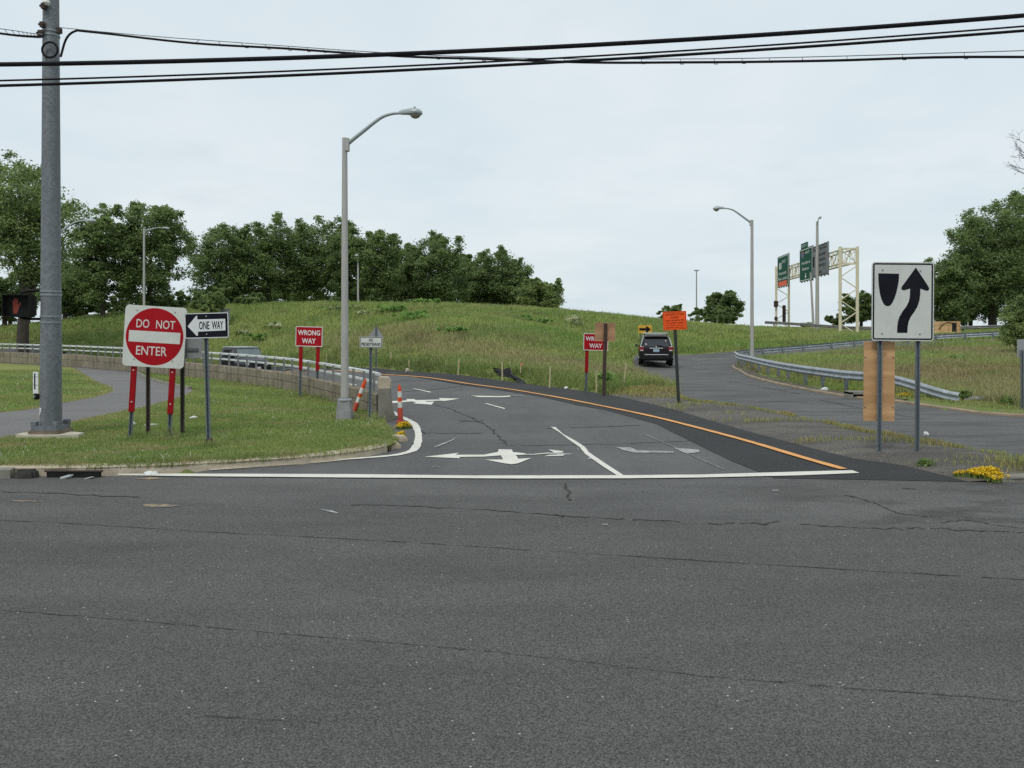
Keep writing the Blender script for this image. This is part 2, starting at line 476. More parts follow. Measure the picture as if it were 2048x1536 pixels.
def sstep(a, b, x):
    t = np.clip((x-a)/(b-a), 0, 1); return t*t*(3-2*t)
def T(x, y):
    x = np.atleast_1d(np.asarray(x, float)); y = np.atleast_1d(np.asarray(y, float))
    out = np.empty(len(x))
    P = CP[:, :2]/50; n = len(P)
    for i in range(0, len(x), 20000):
        q = np.stack([x[i:i+20000], y[i:i+20000]], 1)/50
        d2 = ((q[:, None]-P[None])**2).sum(2)
        out[i:i+20000] = _phi(d2) @ _W[:n] + _W[n] + q @ _W[n+1:]
    out *= sstep(14, 24, y)
    return np.clip(out, -2.5, 5)
def t1(x, y): return float(T(x, y)[0])
def px2(px, py, zoff=0.0):
    """where the sight line through a photo pixel meets the ground"""
    z = 0.0
    for _ in range(12):
        Y = min((EYE - z - zoff)*F/max(py - HZ, 1), 120); X = (px-1024)/F*Y
        z = .5*z + .5*t1(X, Y)
    return X, Y
def pw(px, py, Y):
    return ((px-1024)/F*Y, Y, EYE + (HZ-py)/F*Y)

def dens(pts, step=.5):
    out = []
    for i in range(len(pts)-1):
        a, b = np.array(pts[i], float), np.array(pts[i+1], float)
        n = max(1, int(math.ceil(np.linalg.norm(b-a)/step)))
        out += [tuple(a + (b-a)*k/n) for k in range(n)]
    return out + [tuple(map(float, pts[-1]))]
def smooth(pts, sub=6):
    """Catmull-Rom through the points"""
    P = [np.array(p, float) for p in pts]
    P = [2*P[0]-P[1]] + P + [2*P[-1]-P[-2]]
    out = []
    for i in range(1, len(P)-2):
        for k in range(sub):
            t = k/sub
            out.append(tuple(.5*((2*P[i]) + (-P[i-1]+P[i+1])*t + (2*P[i-1]-5*P[i]+4*P[i+1]-P[i+2])*t*t + (-P[i-1]+3*P[i]-3*P[i+1]+P[i+2])*t**3)))
    return out + [tuple(P[-2])]
def inpoly(x, y, poly):
    x = np.asarray(x); y = np.asarray(y); r = np.zeros(x.shape, bool)
    n = len(poly)
    for i in range(n):
        x1, y1 = poly[i]; x2, y2 = poly[(i+1) % n]
        if y1 == y2: continue
        c = ((y1 > y) != (y2 > y)) & (x < (x2-x1)*(y-y1)/(y2-y1)+x1)
        r ^= c
    return r
def dline(x, y, pts):
    d = np.full(np.shape(x), 1e9)
    for i in range(len(pts)-1):
        ax, ay = pts[i][:2]; bx, by = pts[i+1][:2]
        L2 = (bx-ax)**2+(by-ay)**2+1e-12
        t = np.clip(((x-ax)*(bx-ax)+(y-ay)*(by-ay))/L2, 0, 1)
        d = np.minimum(d, np.hypot(x-ax-t*(bx-ax), y-ay-t*(by-ay)))
    return d
def vnoise(x, y, s, seed=0):
    x = np.asarray(x)*s+seed*17.3; y = np.asarray(y)*s+seed*7.9
    xi, yi = np.floor(x).astype(np.int64), np.floor(y).astype(np.int64)
    fx, fy = x-xi, y-yi; fx = fx*fx*(3-2*fx); fy = fy*fy*(3-2*fy)
    def h(a, b):
        v = (a*374761393 + b*668265263 + seed*144269) & 0xffffffff
        v = ((v ^ (v >> 13))*1274126177) & 0xffffffff
        return ((v ^ (v >> 16)) & 0xffff)/65535.0
    return (h(xi,yi)*(1-fx)+h(xi+1,yi)*fx)*(1-fy)+(h(xi,yi+1)*(1-fx)+h(xi+1,yi+1)*fx)*fy
def fbm(x, y, s, seed=0): return (vnoise(x,y,s,seed)*.5+vnoise(x,y,s*2.1,seed+1)*.3+vnoise(x,y,s*4.3,seed+2)*.2)

# ------------------------------------------------------------------ plan of the roads
SEAM = [(-160,12.4),(-60,12.4),(-14,12.0),(-6.87,11.27),(-4.4,10.7),(-2.33,10.2),(0,9.9),(2.1,9.5),(5.66,9.29),(12,9.2),(60,9.2),(160,9.2)]
KERB_L = [(-9.2,12.45),(-7.7,12.5),(-5.6,12.75),(-3.6,13.5),(-2.75,14.15),(-2.3,14.75),(-2.12,15.4)]
KERB_L = smooth(KERB_L, 5)
LAWN_E = KERB_L + [(-2.2,16.3),(-2.5,17.6),(-2.85,18.9),(-3.05,20.2)]
WALL = smooth([(-3.2,20.45),(-3.95,22.0),(-4.95,23.8),(-6.6,26.8),(-8.6,29.9),(-13.1,35.3),(-19.4,41.5),(-25,46.4),(-30.6,50.4),(-40,56.5),(-52,63)], 6)
DARK_R = smooth([(-40,71.5),(-27,65.5),(-18.5,59),(-12.2,53),(-6.9,44),(-1.37,35.9),(1.42,31.3),(3.2,27.8),(4.26,23.4),(4.86,19.15),(5.29,16.57),(5.76,14.3),(6.25,13.5),(6.54,12.05)], 5)
YEL = smooth([(-30,65.5),(-19.5,57),(-13,51.8),(-6.45,41),(-3.3,35.9),(-.44,30.8),(1.23,27.2),(2.5,23.8),(3.45,21),(4.11,18.4),(4.59,16.2),(4.91,14.3),(5.15,13.05)], 5)
DARK_L = [(-30,65.2),(-19.6,56.7),(-13.1,51.5),(-6.6,40.8),(-3.45,35.6),(-.75,30.4),(.9,27),(1.9,24.0),(2.54,22.55),(3.32,19.25),(3.55,15.21),(3.64,13.95),(3.80,12.7)]
E_NEAR = [(5.9,30.3),(5.47,25.8),(6.6,23.4),(7.3,19.9),(7.67,17.5),(8.2,15.7),(8.75,14.3),(9.5,13.3),(9.7,12.3)]
E_NEAR = smooth(E_NEAR, 4)
E_FAR = smooth([(26,16.5),(18,18.6),(12.7,20.9),(11.8,22.7),(11.3,24.8),(10.6,26.4),(10.3,30),(10.5,36.6),(11.5,43),(12.4,47.4),(13.9,50.7),(16,53.6),(19,55.9),(23.5,57.0),(28,57.1),(35,56.5),(50,53.6),(75,47)], 4)
E_LEFT = smooth([(75,53),(50,59.5),(35,62),(28,63),(22,63.2),(16,62.6),(11.5,60.2),(8.3,55),(6.8,47),(6.0,39),(5.95,34),(5.9,30.3)], 4)
ENTR = E_LEFT[:-1] + E_NEAR + [(30,10.2),(30,13.2)] + E_FAR
ISL_TIP = [(7.3,12.0),(8.3,12.35),(8.75,13.3)]
TOP_W = [(3.96,12.3),(6.54,12.05)]

def region_mesh(name, poly, mat, zf, step, kind='structure'):
    """exact polygon, triangulated with interior points so that it follows the ground"""
    P = [np.array(p[:2], float) for p in poly]
    xs = [p[0] for p in P]; ys = [p[1] for p in P]
    inn = []
    y = min(ys)
    while y < max(ys):
        st = step(y)
        gx = np.arange(min(xs), max(xs), st) + random.random()*st*.3
        k = inpoly(gx, np.full_like(gx, y), [tuple(p) for p in P])
        d = dline(gx, np.full_like(gx, y), [tuple(p) for p in P]+[tuple(P[0])]) if len(gx) else gx
        inn += [Vector((a, y)) for a, kk, dd in zip(gx, k, d) if kk and dd > st*.35]
        y += st
    n = len(P)
    vs = [Vector(p) for p in P] + inn
    r = delaunay_2d_cdt(vs, [(i, (i+1) % n) for i in range(n)], [], 1, 1e-5)
    co = np.array([(v.x, v.y) for v in r[0]])
    z = zf(co[:, 0], co[:, 1])
    me = bpy.data.meshes.new(name)
    fs = []
    for f in r[2]:
        a, b, c = (co[i] for i in f[:3])
        if (b[0]-a[0])*(c[1]-a[1])-(b[1]-a[1])*(c[0]-a[0]) < 0: f = f[::-1]
        fs.append(f)
    me.from_pydata([(x, y, q) for (x, y), q in zip(co, z)], [], fs)
    me.materials.append(mat); me.shade_smooth()
    o = link(bpy.data.objects.new(name, me))
    o['kind'] = kind
    return o

flat = lambda off: (lambda x, y: T(x, y)+off)
near_step = lambda y: 3.0 if y < 14 else (1.0 if y < 32 else 2.0)
main_poly = [(-160,-60),(160,-60)] + SEAM[::-1]
region_mesh('road', main_poly, M['road'], flat(0), lambda y: 12.0)
# apron between the main road's seam and the stop line / kerb, continuing as the exit ramp
apron_poly = SEAM + [(160,12.3),(30,12.3),(9.5,12.3),(8.3,12.3),(7.3,12.0),(6.54,12.05),(3.9,12.3),(0,12.25),(-5.0,12.55)] + [(-9.2,12.45),(-60,12.5),(-160,12.5)]
region_mesh('road_apron_surface', apron_poly, M['apron'], flat(0), lambda y: 6.0)
# simple, robust outline for the exit ramp
ex2 = [(-5.0,12.55)] + [p for p in KERB_L if p[0] > -4.9] + [(-2.2,16.3),(-2.5,17.6),(-2.85,18.9),(-3.05,20.2)] + [(p[0]+.12, p[1]+.1) for p in WALL[1:-1]] + DARK_R + [(3.9,12.3),(0,12.25)]
region_mesh('exit_road', ex2, M['ramp'], flat(0), near_step)
entr_poly = E_LEFT[:-1] + E_NEAR + [(30,12.3),(30,14.0)] + E_FAR
region_mesh('entrance_road', entr_poly, M['old'], flat(0), near_step)
isl_poly = [p for p in DARK_R if p[1] < 28.5] + [(7.3,12.0),(8.3,12.3)] + E_NEAR[::-1][:-1] + [(5.0,30.6),(3.9,29.2)]
# island lies a few centimetres above the carriageways with a soft edge
def isl_z(x, y):
    d = np.minimum(dline(x, y, DARK_R), dline(x, y, E_NEAR))
    return T(x, y) + .004 + .05*sstep(0, .5, d)
region_mesh('road_island_surface', isl_poly, M['island'], isl_z, lambda y: .6)
strip_poly = DARK_R + [(3.85,12.33)] + DARK_L[::-1]
region_mesh('road_strip', strip_poly, M['newasph'], lambda x, y: T(x, y)+.006+.006*sstep(20,45,y), lambda y: .8 if y < 32 else 1.2)

# lawn with the bike path
LAWN_Z = .11
wl = [(p[0]-.08, p[1]-.08) for p in WALL]
lawn_poly = [(-160,12.5),(-60,12.5)] + KERB_L + [(-2.2,16.3),(-2.5,17.6),(-2.85,18.9),(-3.05,20.2)] + wl + [(-80,70),(-160,70)]
def lawn_z(x, y):
    d = dline(x, y, LAWN_E)
    far = sstep(-45, -70, np.asarray(x))
    return LAWN_Z + (-.06)*np.exp(-(d/.35)**2)*(np.asarray(y) > 15.5) + .03*(fbm(x, y, .4, 3)-.5) + 0*far
region_mesh('lawn', lawn_poly, M['lawn'], lawn_z, lambda y: .8 if y < 34 else 2.0)
PATH_OUT = [(-60,57.5)] + [px2(*p, LAWN_Z) for p in ((-40,724),(0,728.5),(120,741),(220,749.5),(300,765),(340,773),(383,780))]
PATH_IN  = [px2(*p, LAWN_Z) for p in ((383,786),(345,800),(280,817),(190,835),(120,850),(40,872),(-60,890))] + [(-14,14.0),(-24,13.2)]
PATH_IS  = [px2(*p, LAWN_Z) for p in ((-60,833),(0,827),(60,820),(120,808),(180,797),(213,788),(226,779),(190,765),(120,748),(0,737),(-60,733))]
path_poly = PATH_OUT + PATH_IN + [(-30,16)] + PATH_IS[:1] + smooth(PATH_IS, 3)[1:] + [(-50,48.5),(-60,53)]
region_mesh('path', path_poly, M['path'], lambda x, y: lawn_z(x, y)+.012, lambda y: .8)

# the wide ground: hill and everything beyond the roads
def hill_ground():
    ys = [-300,-150,-70,-30,0,8]
    y = 12.0
    while y < 90: ys.append(y); y += .45 if y < 34 else .6
    while y < 130: ys.append(y); y += 3
    ys += [140,160,190,230,300,400,600,900,1500]
    xs = [-1500,-900,-500,-300,-200,-140,-100,-80,-70] + list(np.arange(-62, 62.1, .6)) + [70,80,100,140,200,300,500,900,1500]
    X, Y = np.meshgrid(xs, ys); sh = X.shape; x = X.ravel(); y = Y.ravel()
    z = T(x, y)
    far = (np.hypot(x, y) > 250)
    z = np.where(far, np.clip(z, 0, 2), z)
    low = np.zeros(len(x), bool)
    for poly, g in ((main_poly,0),(apron_poly,0),(ex2,0),(entr_poly,0),(isl_poly,0),(lawn_poly,0)):
        low |= inpoly(x, y, poly)
    z = np.where(low, z-.35, z+.03+.10*(fbm(x, y, .35, 5)-.5))
    z = np.where(inpoly(x, y, main_poly), -.6, z)
    z = np.where((y < -60) | (np.abs(x) > 160), np.minimum(z, -.05) if False else np.where(y < 12.4, -.06, z), z)
    me = bpy.data.meshes.new('hill')
    ny, nx = sh
    idx = np.arange(nx*ny).reshape(sh)
    q = np.stack([idx[:-1,:-1], idx[:-1,1:], idx[1:,1:], idx[1:,:-1]], -1).reshape(-1, 4)
    me.from_pydata(np.stack([x, y, z], 1).tolist(), [], q.tolist())
    me.materials.append(M['hill']); me.shade_smooth()
    o = link(bpy.data.objects.new('hill', me)); o['kind'] = 'structure'
hill_ground()

# ------------------------------------------------------------------ painted markings and cracks (flat sheets a few mm up)
def lift(x, y, h): return t1(x, y) + h
def sheet_px(polys, name, mat, h, kind='structure'):
    mb = MB()
    for poly in polys:
        P = [px2(*p) for p in poly]
        tri = tessellate_polygon([[Vector((a, b, 0)) for a, b in P]])
        mb.add([(a, b, lift(a, b, h)) for a, b in P], [list(t) for t in tri])
    o = mb.build(name, mat)
    o['kind'] = kind
    return o
def up(o):
    return o
def strip_w(pts, w, name, mat, h, jit=0.0, kind='structure', mb=None):
    own = mb is None
    if own: mb = MB()
    P = [np.array(p[:2], float) for p in pts]; vs, fs = [], []
    for i, p in enumerate(P):
        d = P[min(i+1, len(P)-1)]-P[max(i-1, 0)]; d /= np.linalg.norm(d)+1e-9
        n = np.array((d[1], -d[0])); ww = w*(1+random.uniform(-jit, jit)) if jit else w
        for s in (-.5, .5):
            q = p+n*ww*s; vs.append((q[0], q[1], lift(q[0], q[1], h)))
    for i in range(len(P)-1): fs.append((2*i, 2*i+1, 2*i+3, 2*i+2))
    mb.add(vs, fs)
    if own:
        o = mb.build(name, mat); o['kind'] = kind
        return o
def C3(l): return [(760+x/3.658, 560+y/3.658) for x, y in l]
def C7(l): return [(700+x/2.926, 760+y/2.926) for x, y in l]
sheet_px([[(236,949.5),(340,949),(700,950.2),(948,953),(1247,952.4),(1400,951),(1602,945),(1696,942.5),(1705,942.5),(1719,947.7),(1602,952.5),(1400,957),(1247,958.6),(1024,959),(700,957),(342,954),(236,951.5)]], 'road_marking', M['white'], .016)
strip_w(dens(YEL, .4), .145, 'road_marking', M['yellow'], .022, .1)
edge = [px2(*p) for p in ((420,940),(619,926),(690,919.5),(750,915),(791,911),(812,906.5),(826.5,901),(834.7,889),(837,876),(836,865),(830.6,851.6),(821,843.4),(793.7,830),(773,819))] 
edge = edge + [(-4.6,25.4),(-6.4,28.4),(-8.3,31.5),(-12.4,36.5)]
strip_w(dens(smooth(edge, 4), .3), .15, 'road_marking', M['white'], .012, .15)
sheet_px([C3([(1248,1078),(1285,1080),(1340,1130),(1440,1185),(1500,1225),(1530,1265),(1640,1340),(1785,1434),(1735,1434),(1620,1360),(1500,1275),(1460,1225),(1380,1170),(1310,1115)])], 'road_marking', M['white'], .010)
sheet_px([C3([(325,1297),(578,1268),(553,1282),(760,1282),(862,1262),(868,1242),(965,1244),(972,1262),(1068,1272),(1040,1282),(990,1285),(1000,1292),(1010,1312),(1108,1306),(1010,1345),(965,1352),(910,1345),(768,1318),(900,1317),(885,1287),(760,1296),(580,1298),(585,1308)])], 'road_marking', M['white'], .010)
sheet_px([C3([(1128,1276),(1240,1266),(1245,1272),(1130,1281)]), C3([(1232,1243),(1340,1256),(1340,1263),(1280,1270)]), C3([(1205,1293),(1230,1285),(1345,1280),(1345,1289)])], 'road_marking', M['white'], .010)
sheet_px([C3([(1035,1275),(1135,1275),(1135,1282),(1035,1284)]), C3([(1243,1266),(1300,1262),(1345,1268),(1420,1276),(1345,1282),(1240,1279)])], 'road_marking', M['whiteworn'], .008)
sheet_px([C3([(45,890),(195,884),(195,873),(250,874),(262,881),(440,877),(430,866),(585,870),(470,888),(440,885),(330,889),(345,894),(395,892),(378,915),(240,906),(265,900),(235,891),(60,906),(45,905)])], 'road_marking', M['white'], .012)
sheet_px([C3([(663,846),(700,849),(880,852),(955,848),(950,857),(880,860),(720,859)])], 'road_marking', M['white'], .012)
sheet_px([C3([(958,847),(1050,842),(1046,850),(957,855)])], 'road_marking', M['faint'], .012)
sheet_px([C3([(238,795),(250,795),(372,820),(368,826)])], 'road_marking', M['white'], .012)
sheet_px([C3([(765,906),(785,906),(915,941),(910,947)])], 'road_marking', M['white'], .012)
sheet_px([C3([(-330,748),(-318,747),(-170,768),(-178,773)])], 'road_marking', M['white'], .012)
sheet_px([C7([(1557,396),(1640,396),(1680,415),(1895,420),(1895,428),(1660,428),(1600,414)])], 'road_marking', M['whiteworn'], .010)
sheet_px([C7([(1893,400),(2040,410),(2048,424),(1970,434)])], 'road_marking', M['whiteworn'], .010)
sheet_px([C7([(490,393),(545,372),(600,350),(632,334),(604,354),(550,378),(500,397)]), C7([(480,511),(525,511),(525,515),(480,514)])], 'road_marking', M['whiteworn'], .010)
sheet_px([C7([(1330,398),(1334,398),(1338,415),(1333,415)]), C7([(1392,459),(1415,455),(1415,462),(1395,467)])], 'road_marking', M['whiteworn'], .010)
sheet_px([[(640,1019),(662,1021),(680,1028),(655,1024)], [(1545,980.5),(1557,980.5),(1557,982),(1545,982)], [(1204,1048.5),(1216,1049),(1216,1050.5),(1204,1050)]], 'road_marking', M['whiteworn'], .006)
sheet_px([[(284,1010),(318,1008),(362,1012),(340,1015),(290,1014)], [(270,958),(300,955),(330,957),(300,960)], [(20,1001),(60,1002),(90,1004),(30,1004)]], 'road_marking', M['rustspot'], .006)
# concrete seam of the exit ramp, faint pale line
strip_w(dens([px2(*p) for p in ((1290,870),(1345,893),(1400,919),(1450,940))], .3), .05, 'road_line', M['faint'], .008, .4)

def cracks():
    mb = MB()
    def crk(pts, w, jit=.03, seg=.18):
        P = dens([px2(*p) for p in pts], seg)
        P = [(a+random.gauss(0, jit*.35), b+random.gauss(0, jit)) for a, b in P]
        run = []
        for q in P:
            run.append(q)
            if len(run) > 3 and random.random() < .16:
                strip_w(run, w, '', None, .005, .75, mb=mb); run = [q] if random.random() < .6 else []
        if len(run) > 2: strip_w(run, w, '', None, .005, .75, mb=mb)
    crk(((0,983),(120,987),(230,993),(300,996)), .028, .02)
    crk(((0,1041),(150,1048),(300,1057),(480,1068),(620,1074),(700,1078),(900,1090),(1060,1101)), .011, .006)
    crk(((1100,1103),(1300,1115),(1500,1128),(1800,1146),(2048,1160)), .012, .007)
    crk(((0,1221),(250,1240),(500,1262),(750,1284),(1000,1305)), .0075, .004, .06)
    crk(((1000,1306),(1200,1328),(1400,1352),(1700,1377),(2048,1403)), .0075, .005, .06)
    crk(((410,1433),(520,1440),(640,1446)), .005, .004, .08)
    crk(((700,1010),(850,1013),(1000,1022),(1130,1032)), .025, .02)
    crk(((1110,1031),(1180,1036),(1250,1038),(1360,1043)), .03, .03, .08)
    crk(((1130,968),(1132,978),(1140,985),(1135,993),(1140,1000),(1155,1006)), .03, .02, .08)
    crk(((1690,990),(1740,1003),(1770,1016),(1800,1028),(1860,1034)), .022, .03, .07)
    crk(((1420,1048),(1480,1046),(1560,1046)), .03, .03, .07)
    crk(((1600,1050),(1700,1055),(1790,1058),(1860,1057),(1960,1062),(2048,1066)), .02, .03, .07)
    crk(((1880,1045),(1930,1040),(1990,1050),(2048,1058)), .018, .03, .06)
    crk(((1800,977),(1830,978)), .04, .02)
    crk(((870,810),(900,818),(945,837),(980,855),(995,872),(1015,891)), .045, .05, .14)
    crk(((835,866),(900,867),(980,866)), .05, .05, .2)
    crk(((918,843),(965,842)), .12, .05, .2)
    crk(((1018,892),(1150,890),(1300,886),(1400,880)), .025, .03, .2)
    crk(((1090,857),(1180,855),(1280,851)), .05, .05, .2)
    crk(((790,785),(860,780),(930,772)), .08, .08, .2)
    crk(((830,848),(845,862),(850,868)), .03, .03, .2)
    # wheel-worn seam of the entrance road
    crk(((1366,742),(1362,733),(1372,727),(1400,722),(1440,718)), .09, .06, .3)
    crk(((1366,742),(1395,754),(1440,760),(1500,770),(1600,788)), .07, .08, .3)
    crk(((1640,800),(1760,824),(1860,840)), .05, .05, .3)
    crk(((1500,805),(1560,803),(1640,805)), .06, .06, .3)
    o = mb.build('road_crack_line', M['crack'])
    o['kind'] = 'structure'
cracks()

# ------------------------------------------------------------------ kerbs
def kerb(name, pts, w, h, mat, zf=None, back=True):
    mb = MB()
    P = dens(pts, .25)
    path = [(a+random.gauss(0,.008), b+random.gauss(0,.008), (zf or t1)(a, b)) for a, b in P]
    s = -1 if back else 1
    mb.sweep(path, [(0,-.1),(s*.015,h-.02),(s*.04,h),(s*w,h+.008),(s*w,-.1)])
    o = mb.build(name, mat, smooth=False); o['kind'] = 'structure'
    return o
kerb('kerb', [p for p in KERB_L[:-3]], .2, .135, M['kerb'])
kerb('kerb', [(-60,12.5),(-30,12.48),(-10.9,12.45)], .18, .13, M['conc2'])
nose = [p for p in E_FAR if 16 < p[1] < 48.8 and p[0] < 27 and not (p[1] > 45 and p[0] > 13.2)]
kerb('kerb', nose, .12, .065, M['kerb2'], back=False)
def verge_strip():
    P = [p for p in nose if p[1] > 24.5]
    P = [np.array(p) for p in dens(P, .4)]
    vs, fs = [], []
    for i, p in enumerate(P):
        d = P[min(i+1, len(P)-1)]-P[max(i-1, 0)]; d /= np.linalg.norm(d); n = np.array((d[1], -d[0]))
        for k, o in enumerate((.1, .5, .95+.5*vnoise(p[:1], p[1:], .8, 77)[0])):
            q = p+n*o; vs.append((q[0], q[1], t1(*q)+(.05, .075, -.06)[k]))
    for i in range(len(P)-1):
        for k in (0, 1): fs.append((i*3+k, i*3+k+1, i*3+k+4, i*3+k+3))
    mb = MB(); mb.add(vs, fs); o = mb.build('ground', M['dirt']); o['kind'] = 'structure'
verge_strip()
kerb('kerb', [(9.5,12.3),(8.3,12.28),(7.35,12.0),(6.9,12.0)], .16, .09, M['conc2'], back=False)
for (a, b, c) in ((785,896,.28),(797,882,.34)):
    x, y = px2(a, b)
    mb = MB(); mb.box((0,0,.03), (c,.3,.16), None, 0, .8)
    o = mb.build('kerb', M['kerb'], bevel=.03); o.location = (x, y, 0); o.rotation_euler = (.1, .08, .6); o['kind'] = 'structure'
mbp = MB()
q = [px2(-140,903,.12), px2(2,905,.12), px2(32,934,.12), px2(20,941,.12), px2(-140,941,.12)]
mbp.add([(a, b, .128) for a, b in q]+[(a, b, -.05) for a, b in q], [(0,1,2,3,4)]+[(i,(i+1)%5,5+(i+1)%5,5+i) for i in range(5)])
o = mbp.build('pavement', M['conc2']); o['kind'] = 'structure'
# stone edging along the outer side of the bike path
mbp = MB()
P = dens(PATH_OUT[2:], .3)
mbp.sweep([(a, b+.05, LAWN_Z) for a, b in P], [(0,-.1),(0,.09),(.12,.1),(.16,-.1)])
o = mbp.build('path_kerb', M['conc2']); o['kind'] = 'structure'
# ------------------------------------------------------------------ lettering and sign building
def text_poly(s, cx, cz, w, h, y, bold=.012):
    """flat letters as (verts, faces) filling w x h, centred at (cx, cz), facing -Y"""
    cu = bpy.data.curves.new('letters', 'FONT')
    cu.body = s; cu.size = 1.0; cu.offset = bold; cu.resolution_u = 3; cu.align_x = 'CENTER'
    ob = bpy.data.objects.new('letters', cu); COL.objects.link(ob)
    dg = bpy.context.evaluated_depsgraph_get(); dg.update()
    me = ob.evaluated_get(dg).to_mesh()
    vs = np.array([v.co[:2] for v in me.vertices]); fs = [list(p.vertices) for p in me.polygons]
    ob.evaluated_get(dg).to_mesh_clear()
    bpy.data.objects.remove(ob); bpy.data.curves.remove(cu)
    lo, hi = vs.min(0), vs.max(0); k = np.array((w, h))/(hi-lo)
    vs = (vs-(lo+hi)/2)*k + np.array((cx, cz))
    return [(a, y, b) for a, b in vs], fs
def lettering(parent, lines, mat, y, name='lettering'):
    for l in lines:
        mb = MB(); mb.add(*text_poly(*l[:5], y, *(l[5:] or ())))
        me = bpy.data.meshes.new(name)
        me.from_pydata(mb.v, [], mb.f); me.materials.append(mat); me.update()
        bm = bmesh.new(); bm.from_mesh(me); bm.normal_update()
        for f in bm.faces:
            if f.normal.y > 0: f.normal_flip()
        bm.to_mesh(me); bm.free()
        o = link(bpy.data.objects.new(name, me), parent)
    return o
def rrect(w, h, r, cx=0, cz=0, n=5):
    out = []
    for sx, sz, a0 in ((1,1,0),(-1,1,90),(-1,-1,180),(1,-1,270)):
        for k in range(n+1):
            a = math.radians(a0+90*k/n)
            out.append((cx+sx*(w/2-r)+r*math.cos(a), cz+sz*(h/2-r)+r*math.sin(a)))
    return out
def panel(parent, name, w, h, cz, y, r, face, back=None, cx=0, t=.012):
    mb = MB(); mb.prism_xz(rrect(w, h, r, cx, cz), y-t/2, y+t/2, 0, 1)
    return mb.build(name, [face, back or M['alu']], parent)
def decal(parent, name, polys, y, mat):
    mb = MB()
    for p in polys: mb.prism_xz(p, y, y+.0015)
    return mb.build(name, mat, parent)
def border(parent, w, h, r, cz, y, inset, wid, mat, cx=0):
    mb = MB()
    mb.ring_xz(rrect(w-2*inset, h-2*inset, max(r-inset, .01), cx, cz), rrect(w-2*inset-2*wid, h-2*inset-2*wid, max(r-inset-wid, .006), cx, cz), y)
    me = mb.build('border', mat, parent)
    return me
def bolts(parent, pts, y, r=.012, mat=None):
    for x, z in pts:
        mb = MB(); mb.tube([(x, y, z), (x, y-.012, z)], r, 6)
        mb.build('bolt', mat or M['galvpost'], parent)
def upost(parent, x, y, z0, z1, w=.075, d=.04, mat=None, name='post', holes=False):
    """U-channel post, open side towards -Y"""
    mb = MB(); t = .008
    prof = [(-w/2,-d/2),(-w*.28,-d/2),(-w*.2,d/2-t),(w*.2,d/2-t),(w*.28,-d/2),(w/2,-d/2),(w/2,-d/2+t),(w*.3,-d/2+t),(w*.24,d/2),(-w*.24,d/2),(-w*.3,-d/2+t),(-w/2,-d/2+t)]
    vs = [(x+a, y+b, z) for z in (z0, z1) for a, b in prof]; n = len(prof)
    fs = [(i,(i+1)%n,n+(i+1)%n,n+i) for i in range(n)]
    tri = tessellate_polygon([[Vector((a, b, 0)) for a, b in prof]])
    fs += [[n+i for i in t_] for t_ in tri] + [list(t_) for t_ in tri]
    mb.add(vs, fs)
    return mb.build(name, mat or M['galvpost'], parent)

def at(px, py, zoff=0.0):
    x, y = px2(px, py, zoff); return (x, y, t1(x, y)+zoff)
def perm(Y): return Y/F        # metres per photo pixel at depth Y

# ---- do-not-enter sign on two leaning red-sleeved posts
LZ = LAWN_Z
x, y, z = at(298, 879, LZ)
s = perm(y)
R = empty('do_not_enter_sign', (x, y, z), 'white square sign with red disc reading do not enter, on leaning red posts', 'road sign', rz=.02, roll=math.radians(3.4))
pc = (879-673)*s; pwid = 122*s
for dx in (-39*s, 38*s):
    upost(R, dx, .05, -.3, pc+.45, .08, .045, M['galvpost'])
    mb = MB(); mb.box((dx, .02, pc-.84), (.108, .03, 1.2))
    sl = mb.build('red_sleeve', M['darkred'], R, bevel=.004)
    for zz in (.3, -.3):
        m2 = MB(); m2.tube([(dx, .004, pc-.95+zz), (dx, -.006, pc-.95+zz)], .014, 6); m2.build('bolt', M['swhite'], sl)
pl = panel(R, 'sign_panel', pwid, pwid, pc, -.02, .075, M['swhite'])
rad = pwid*.468
decal(R, 'red_disc', [[(rad*math.cos(a*PI/40), pc+rad*math.sin(a*PI/40)) for a in range(80)]], -.0285, M['red'])
decal(R, 'white_bar', [rrect(pwid*.835, pwid*.185, .005, .0, pc-.008)], -.031, M['swhite'])
lettering(R, [('DO', -pwid*.20, pc+pwid*.205, pwid*.21, pwid*.14, .008), ('NOT', pwid*.17, pc+pwid*.205, pwid*.31, pwid*.14, .008), ('ENTER', -pwid*.035, pc-pwid*.235, pwid*.5, pwid*.145, .008)], M['swhite'], -.031)
bolts(R, [(-pwid*.31, pc+pwid*.42), (-pwid*.31, pc-pwid*.38), (pwid*.31, pc+pwid*.42), (pwid*.31, pc-pwid*.38)], -.03, .009)

# ---- the sign behind it that faces the other way, on brown posts
x, y, z = at(311, 877, LZ); y += .5; s = perm(y)
R = empty('reversed_sign', (x, y, z), 'grey back of a square sign on dark brown posts behind the do not enter sign', 'road sign', rz=.05)
for dx in (-33*s, 34*s): upost(R, dx, -.05, -.3, 2.1, .085, .05, M['brownpost'])
panel(R, 'sign_panel', 132*s, 77*s, (877-685)*s, .0, .07, M['alu'], M['alu'], cx=.05)
for zz in (1.68, 2.0):
    mb = MB(); mb.box((.04, -.02, zz), (118*s, .025, .05)); mb.build('brace', M['galvpost'], R)

